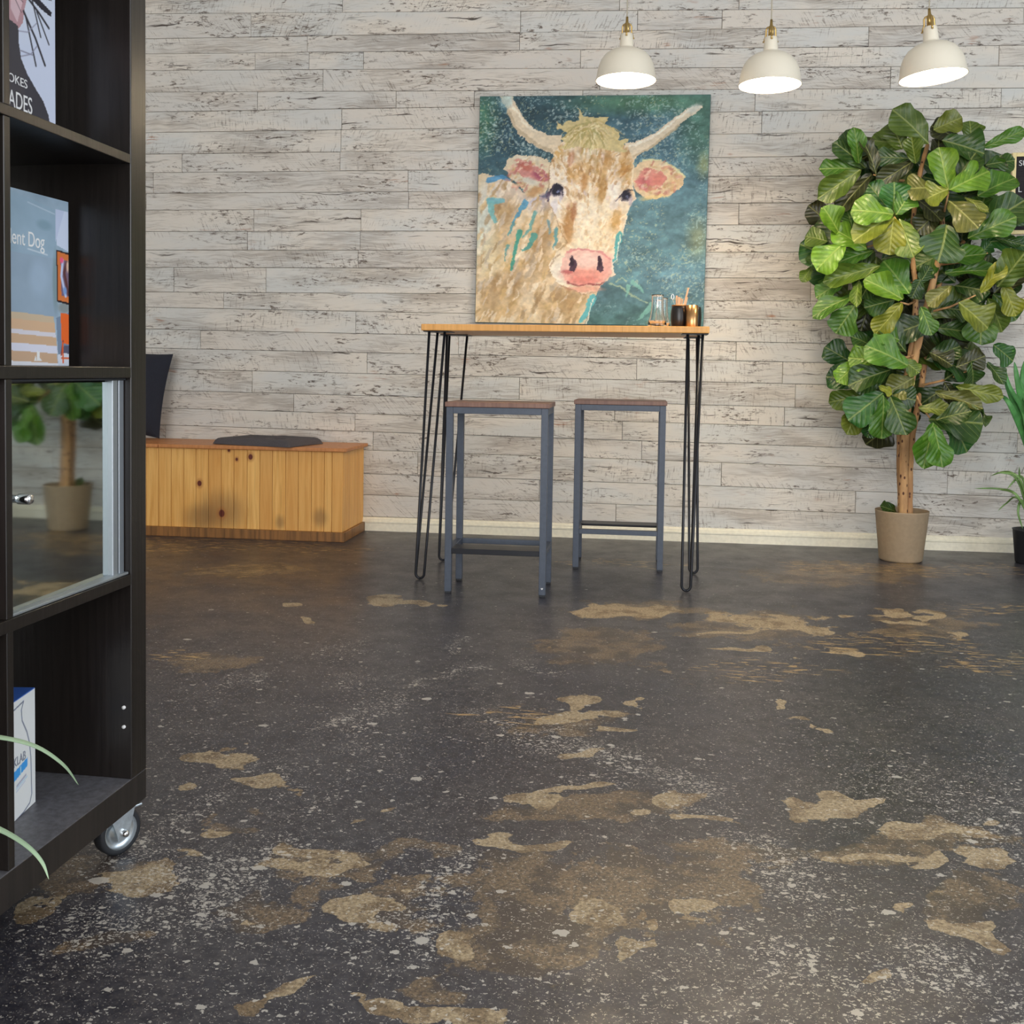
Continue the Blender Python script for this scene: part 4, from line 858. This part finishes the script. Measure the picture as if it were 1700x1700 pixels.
def leaf_mesh(seed):
    r = np.random.default_rng(seed); ny, nx = 14, 7; V = []; UV = []
    bend = r.uniform(.05, .28); cup = r.uniform(-.10, .22); ph = r.uniform(0, 6.28, 2); fold = r.uniform(0, .12)
    for j in range(ny):
        t = j / (ny - 1)
        # fiddle outline: narrow at the stalk, waist, broad rounded end
        wd = np.interp(t, [0, .04, .12, .25, .38, .52, .66, .80, .90, .96, 1.0], [.02, .10, .20, .27, .33, .42, .49, .48, .38, .24, .04])
        for i in range(nx):
            s = (i / (nx - 1)) * 2 - 1; e = abs(s)
            x = s * wd * (1 + (.10 * math.sin(9 * t + ph[0] + (s > 0) * 2) + .05 * math.sin(21 * t + ph[1])) * e)
            z = -bend * t * t + cup * (x / .5) ** 2 + (.06 * e * e) * math.sin(11 * t + ph[1] + (s > 0) * 1.7) + fold * abs(x)
            V.append((x, t, z)); UV.append((x, t, 0))
    me = np_mesh('leaf', np.array(V), grid_faces(nx, ny), True)
    at_ = me.attributes.new('leafuv', 'FLOAT_VECTOR', 'POINT'); at_.data.foreach_set('vector', np.array(UV, np.float32).ravel()); me.materials.append(MAT['leaf']); return me
LEAF = [leaf_mesh(i) for i in range(8)]
fig = tag(empty('fiddle_leaf_fig', (1.195, 4.79, 0)), 'tall fiddle-leaf fig tree in a taupe pot against the white wall', 'plant')
FO = Vector((1.195, 4.79, 0))
MAT['pot'] = plain('taupe_pot', L(140, 122, 98, .8), .7, grain=.06)
MAT['soil'] = plain('dark_soil', L(48, 38, 30, .8), .95, grain=.4)
pot = MB().lathe([(0, 0), (.086, 0), (.092, .004), (.094, .010), (.1155, .222), (.1165, .228), (.1120, .228), (.1085, .205), (0, .200)], 48).build('pot', MAT['pot'], fig)
MB().lathe([(.1088, .190), (.08, .200), (.03, .204), (0, .205)], 32).build('soil', MAT['soil'], fig)
def bark():
    t = NT('tan_bark'); p = t.pos(); n = t.noise(t.scale(p, (40, 40, 8)), 1.0, 4); c = t.mix(t.ramp(n, .3, .7), L(184, 144, 98, .8), L(150, 112, 76, .8))
    v = t.voro(t.scale(p, (60, 60, 34)), 1.0); c = t.mix(t.math('MULTIPLY', t.ramp(v.outputs['Distance'], .22, .30, 1, 0), t.ramp(t.sep(v.outputs['Color'])[0], .35, .4)), c, L(78, 46, 32, .8)); t.set(col=c, rough=.8); t.bump(n, .3, .004); return t.m
MAT['bark'] = bark()
def stem(pts, r0_, r1_):
    q = [at(u, v, y) - FO for u, v, y in pts]; q[0].z = max(q[0].z, .19)
    # smooth with a few in-between points
    out = []
    for i in range(len(q) - 1):
        for k in range(5):
            t = k / 5; a = q[max(i - 1, 0)]; b = q[i]; c = q[i + 1]; d = q[min(i + 2, len(q) - 1)]
            out.append(.5 * ((2 * b) + (c - a) * t + (2 * a - 5 * b + 4 * c - d) * t * t + (3 * b - a - 3 * c + d) * t ** 3))
    out.append(q[-1]); n = len(out) - 1
    MB().tube(out, [r0_ + (r1_ - r0_) * i / n + .0012 * math.sin(i * 2.3) for i in range(n + 1)], 12).build('stem', MAT['bark'], fig)
stem([(1499, 862, 4.78), (1500, 780, 4.78), (1505, 690, 4.78), (1518, 600, 4.77), (1536, 520, 4.76), (1556, 440, 4.76), (1566, 400, 4.78), (1560, 330, 4.8)], .0215, .0115)
stem([(1509, 862, 4.80), (1510, 780, 4.81), (1515, 720, 4.82), (1530, 640, 4.84), (1540, 560, 4.85), (1560, 470, 4.86), (1600, 400, 4.88)], .0175, .009)
stem([(1497, 858, 4.83), (1494, 740, 4.82), (1500, 660, 4.80), (1516, 560, 4.78), (1520, 480, 4.76), (1513, 400, 4.76), (1525, 300, 4.78), (1540, 240, 4.8)], .0165, .009)
for a, b in (((1500, 690, 4.78), (1470, 650, 4.66)), ((1512, 640, 4.78), (1548, 700, 4.66)), ((1535, 520, 4.76), (1620, 490, 4.68)), ((1514, 470, 4.76), (1415, 490, 4.68)), ((1520, 500, 4.76), (1495, 502, 4.64)), ((1513, 400, 4.76), (1485, 360, 4.6)), ((1562, 370, 4.78), (1575, 318, 4.62)), ((1515, 380, 4.76), (1440, 410, 4.66)), ((1525, 300, 4.78), (1450, 290, 4.66)), ((1556, 440, 4.76), (1640, 420, 4.7)), ((1530, 640, 4.8), (1620, 610, 4.72)), ((1516, 590, 4.76), (1450, 600, 4.66)), ((1545, 260, 4.8), (1620, 250, 4.72))):
    A, B = at(*a) - FO, at(*b) - FO; MB().tube([A, (A + B) / 2 + Vector((0, 0, -.012)), B], [.006, .005, .003], 8).build('branch', MAT['bark'], fig)
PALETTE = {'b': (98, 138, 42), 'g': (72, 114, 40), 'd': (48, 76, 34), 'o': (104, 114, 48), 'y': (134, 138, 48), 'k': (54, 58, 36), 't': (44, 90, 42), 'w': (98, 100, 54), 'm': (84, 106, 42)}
LV = []
A = lambda x, y: (1320 + x / 3.695, 160 + y / 3.695)
B = lambda x, y: (1320 + x / 4.047, 560 + y / 4.047)
def lf(fn, bx, by, tx, ty, wd, c, dy=4.62, lean=0.0):
    k = 3.695 if fn is A else 4.047; LV.append((fn(bx, by), fn(tx, ty), wd / k, c, dy, lean))
for a in ((600,725,385,685,150,'b',4.56),(600,730,385,850,150,'o',4.58),(605,745,580,955,150,'y',4.55),(640,750,720,965,130,'m',4.57),(620,725,710,590,120,'g',4.57),(600,700,620,545,160,'t',4.60),(580,700,460,540,130,'t',4.62),
          (940,570,890,330,140,'b',4.57),(945,575,1190,450,150,'b',4.55),(940,570,805,620,140,'o',4.56),(850,560,705,560,150,'w',4.60),(945,640,1115,790,160,'w',4.57),(930,790,905,970,210,'d',4.56),(960,560,1090,350,150,'d',4.62),
          (820,290,630,85,160,'m',4.66),(850,205,1010,130,120,'o',4.66),(660,325,590,160,140,'m',4.68),(1080,300,1080,155,110,'m',4.70),(1155,315,1395,210,75,'g',4.70),(1170,420,1340,390,100,'d',4.70),(390,410,375,222,85,'g',4.64),(500,490,445,258,90,'k',4.62),
          (400,445,178,430,105,'g',4.66),(400,450,172,605,125,'m',4.62),(430,440,280,285,115,'d',4.66),(470,480,280,665,130,'k',4.66),(740,410,715,265,90,'m',4.62),(700,380,505,370,90,'d',4.66),(720,400,540,520,100,'k',4.66),(1120,610,1340,480,140,'g',4.66),(1040,620,1175,695,40,'o',4.60),
          (1090,840,1390,640,170,'d',4.66),(1060,870,1330,740,130,'g',4.64),(270,840,195,690,130,'b',4.62),(350,800,310,665,110,'g',4.66),(440,935,245,810,140,'b',4.60),(300,900,145,1030,150,'b',4.60),(200,890,75,850,120,'m',4.68),(480,945,250,1010,110,'g',4.63),(520,1040,205,1120,110,'m',4.62),
          (700,1210,560,1015,160,'g',4.62),(660,1245,455,1120,130,'b',4.58),(655,1265,505,1450,110,'y',4.57),(610,1250,440,1290,120,'d',4.62),(360,1225,135,1300,105,'g',4.64),(310,1130,135,1210,110,'g',4.66),(370,1280,255,1440,150,'g',4.60),(960,1160,825,1265,90,'w',4.60),(770,1290,840,1445,90,'g',4.58),
          (1000,1265,1185,1400,160,'o',4.58),(1140,1205,1270,1030,80,'y',4.62),(1240,1170,1404,970,180,'m',4.60),(1275,1160,1365,1325,110,'y',4.64),(920,1085,1240,1040,95,'g',4.68),(895,1010,1150,950,110,'g',4.70),(680,1570,560,1395,130,'d',4.64),(700,300,480,260,120,'m',4.74),(900,270,1150,330,150,'d',4.66),
          (1000,260,860,180,120,'k',4.74),(1180,700,1404,720,120,'d',4.74),(1150,900,1320,870,110,'t',4.72),(1230,870,1380,900,50,'d',4.68),(760,640,900,740,130,'k',4.68),(880,700,760,820,120,'k',4.66),(530,1000,700,960,140,'d',4.70),(1120,990,1200,900,70,'t',4.68),(900,1300,1060,1310,120,'d',4.70),(980,1160,1180,1190,140,'d',4.72),(1180,1240,1290,1430,100,'m',4.68),(860,1420,1100,1440,110,'d',4.72),
          (480,1100,420,1220,90,'d',4.66),(390,1130,370,1260,60,'m',4.62),(150,1080,110,970,90,'d',4.70),(100,1050,45,1125,60,'m',4.74),(760,1150,830,1050,90,'d',4.70),(770,1120,720,1230,100,'d',4.68)):
    lf(A, *a)
for a in ((755,190,530,50,190,'g',4.58),(560,160,375,130,150,'b',4.60),(430,165,295,280,120,'b',4.66),(640,220,385,295,150,'d',4.60),(600,260,430,345,120,'d',4.62),(800,270,640,360,140,'w',4.60),(590,375,375,540,180,'t',4.57),(595,390,590,665,160,'g',4.54),(640,400,735,620,150,'d',4.57),(460,385,245,435,120,'m',4.64),
          (420,450,370,635,140,'o',4.64),(530,560,490,665,80,'t',4.60),(650,385,800,420,130,'d',4.60),(930,575,865,850,130,'g',4.58),(930,600,1000,850,160,'g',4.55),(900,550,1245,570,230,'d',4.60),(1010,520,1180,740,190,'t',4.62),(830,475,1045,480,95,'o',4.60),(950,555,1155,490,130,'d',4.57),(940,370,1255,450,95,'w',4.66),
          (1080,330,1385,395,95,'o',4.68),(1230,460,1290,575,45,'d',4.68),(1330,50,1465,150,130,'t',4.70),(1080,200,1265,130,120,'k',4.68),(1180,160,1220,310,130,'d',4.66),(1290,170,1410,290,95,'d',4.70),(690,1180,600,1130,80,'d',4.80),(880,150,1100,60,120,'d',4.72),(1000,300,1080,420,90,'k',4.74),(900,100,1050,170,110,'k',4.72),
          (560,330,650,370,60,'y',4.58),(720,150,830,230,100,'m',4.60),(1060,430,1230,540,150,'d',4.66),(700,20,560,-60,150,'g',4.62),(520,60,400,-10,100,'d',4.68)):
    lf(B, *a)
def add_leaf(P0, P1, wd, col, nrm, i):
    Y = P1 - P0; ln = Y.length; Yn = Y.normalized(); Z = (nrm - Yn * nrm.dot(Yn)).normalized(); X = Yn.cross(Z)
    o = bpy.data.objects.new('leaf', LEAF[i % len(LEAF)]); COL.objects.link(o); o.parent = fig
    Mx = Matrix((X * wd, Yn * ln, Z * ln * .9)).transposed().to_4x4(); Mx.translation = P0 - FO; o.matrix_basis = Mx
    q = lin(col) / .80 * np.array((1.02, 1.0, .76)); o.color = (float(q[0]), float(q[1]), float(q[2]), 1)
lr = random.Random(4)
for i, (b, t, wd, c, dy, lean) in enumerate(LV):
    P0 = at(b[0], b[1], dy + .03); P1 = at(t[0], t[1], dy + lr.uniform(-.05, .05)); pxm = P0.y / F
    P1 = P0 + (P1 - P0) * 1.07
    n = Vector((lr.uniform(-.45, .45), -1, lr.uniform(.0, .6))); col = np.array(PALETTE[c]) * lr.uniform(.9, 1.08)
    add_leaf(P0, P1, wd * pxm * 1.26, col, n, i)
# leaves deeper inside the crown, seen in the gaps
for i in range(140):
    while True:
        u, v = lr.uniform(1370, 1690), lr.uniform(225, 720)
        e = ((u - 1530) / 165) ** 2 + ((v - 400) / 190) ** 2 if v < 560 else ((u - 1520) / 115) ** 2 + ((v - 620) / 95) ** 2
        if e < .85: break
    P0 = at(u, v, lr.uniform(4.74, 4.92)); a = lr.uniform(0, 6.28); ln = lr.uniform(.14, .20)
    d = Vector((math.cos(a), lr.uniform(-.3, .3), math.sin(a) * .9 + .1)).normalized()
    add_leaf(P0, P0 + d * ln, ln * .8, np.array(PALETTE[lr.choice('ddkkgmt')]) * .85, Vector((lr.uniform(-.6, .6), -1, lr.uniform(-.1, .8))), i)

# ------------------------------------------------------------------ strap-leaved plant at the right edge
MAT['blade'] = plain('strap_leaf', L(66, 118, 62, .7), .45, grain=.2, gscale=(30, 30, 30)); MAT['blade2'] = plain('spider_leaf', L(92, 120, 66, .7), .45, grain=.2, gscale=(30, 30, 30))
def blade(pts, wd, mat, parent, org, nrm=Vector((0, -1, .2))):
    q = [Vector(p) for p in pts]; fine = []
    for i in range(len(q) - 1):
        for k in range(6):
            t = k / 6; a = q[max(i - 1, 0)]; b = q[i]; c = q[i + 1]; d = q[min(i + 2, len(q) - 1)]
            fine.append(.5 * ((2 * b) + (c - a) * t + (2 * a - 5 * b + 4 * c - d) * t * t + (3 * b - a - 3 * c + d) * t ** 3))
    fine.append(q[-1]); n = len(fine) - 1; vs = []
    for i, p in enumerate(fine):
        T_ = (fine[min(i + 1, n)] - fine[max(i - 1, 0)]).normalized(); S = T_.cross(nrm).normalized(); U = S.cross(T_)
        ww = wd * .5 * np.interp(i / n, [0, .15, .5, .85, 1], [.6, .9, 1, .6, .06]); th = wd * .06
        for s_, hgt in ((-1, .25), (0, 0), (1, .25)): vs.append(p + S * ww * s_ + U * (hgt * ww + th) - org)
        for s_, hgt in ((1, .25), (0, 0), (-1, .25)): vs.append(p + S * ww * s_ + U * (hgt * ww - th) - org)
    fs = [(i * 6 + k, i * 6 + (k + 1) % 6, (i + 1) * 6 + (k + 1) % 6, (i + 1) * 6 + k) for i in range(n) for k in range(6)]
    fs += [tuple(range(5, -1, -1)), tuple(n * 6 + k for k in range(6))]
    return MB().add(vs, fs, True).build('leaf', mat, parent)
PO = Vector((1.785, 4.83, 0)); sp = tag(empty('strap_leaf_plant', PO), 'green strap-leaved plant in a black pot cut off by the right edge', 'plant')
MB().lathe([(0, 0), (.075, 0), (.080, .006), (.094, .150), (.097, .152), (.090, .152), (.088, .13), (0, .128)], 40).build('pot', MAT['rubber'], sp)
MB().lathe([(.0885, .12), (.05, .132), (0, .134)], 24).build('soil', MAT['soil'], sp)
MB().tube([(0, 0, .12), (.004, .004, .25), (0, 0, .40)], [.014, .012, .010], 10).build('stem', MAT['bark'], sp)
C0 = PO + Vector((0, 0, .40))
for pts, wd in (([(1735,760),(1700,690),(1675,640),(1663,595)], .020), ([(1735,765),(1702,700),(1690,640),(1684,601)], .030), ([(1735,770),(1690,690),(1672,640),(1670,625)], .026), ([(1732,775),(1697,720),(1675,670),(1660,655)], .026), ([(1735,760),(1712,690),(1698,640),(1700,600)], .036), ([(1738,760),(1730,680),(1735,600)], .034), ([(1740,765),(1760,690),(1780,640)], .030), ([(1740,770),(1780,720),(1810,700)], .030), ([(1735,765),(1706,710),(1700,660),(1692,630)], .034)):
    q = [C0 + Vector((0, 0, -.02))] + [at(u, v, 4.80 + lr.uniform(-.05, .03)) for u, v in pts[1:]]; blade(q, wd, MAT['blade'], sp, PO)
C1 = PO + Vector((0, 0, .14))
for pts, wd in (([(1715,850),(1690,825),(1660,812),(1618,811)], .012), ([(1715,850),(1690,800),(1665,785),(1645,790)], .010), ([(1715,850),(1697,805),(1680,785),(1660,783)], .010), ([(1710,850),(1695,810),(1692,775)], .012), ([(1712,850),(1690,828),(1670,836),(1657,848)], .008), ([(1712,850),(1698,832),(1690,850),(1698,878)], .012), ([(1725,850),(1740,800),(1770,790)], .012), ([(1725,850),(1750,820),(1790,830)], .012), ([(1715,850),(1700,800),(1688,795),(1672,812)], .012)):
    q = [C1] + [at(u, v, 4.76 + lr.uniform(-.05, .04)) for u, v in pts[1:]]; blade(q, wd, MAT['blade2'], sp, PO)

# ------------------------------------------------------------------ grassy plant at the left edge, beside the bookcase
GO = Vector((-.70, .74, 0)); gp = tag(empty('spider_plant', GO), 'thin pale green grass blades arching in from the left edge', 'plant')
MB().lathe([(0, 0), (.070, 0), (.078, .006), (.095, .17), (.098, .174), (.090, .174), (.086, .15), (0, .148)], 40).build('pot', MAT['white'], gp)
MB().lathe([(.0865, .14), (.05, .152), (0, .155)], 24).build('soil', MAT['soil'], gp)
MAT['grass'] = plain('pale_grass', L(138, 160, 130, .75), .5)
C2 = GO + Vector((0, 0, .15))
def near(u, v, d):
    r = fw + rt * ((u - CX) / F) - up * ((v - CY) / F); return CAMPOS + r * d
for pts in ([near(-60, 1225, 1.05), near(0, 1225, 1.1), near(60, 1240, 1.14), near(105, 1270, 1.17), near(130, 1303, 1.2)], [near(-60, 1360, 1.02), near(0, 1378, 1.06), near(45, 1405, 1.09), near(70, 1432, 1.10), near(81, 1460, 1.10)]):
    blade([C2, (C2 + pts[0]) / 2 + Vector((.0, .0, .10))] + pts, .0058, MAT['grass'], gp, GO, Vector((.3, -.6, .7)))
for i in range(9):
    a = -1.85 + i * .12; d = Vector((math.cos(a), math.sin(a), 0)); blade([C2, C2 + d * .06 + Vector((0, 0, .16)), C2 + d * .17 + Vector((0, 0, .20)), C2 + d * .28 + Vector((0, 0, .10))], .007, MAT['grass'], gp, GO, Vector((0, 0, 1)))
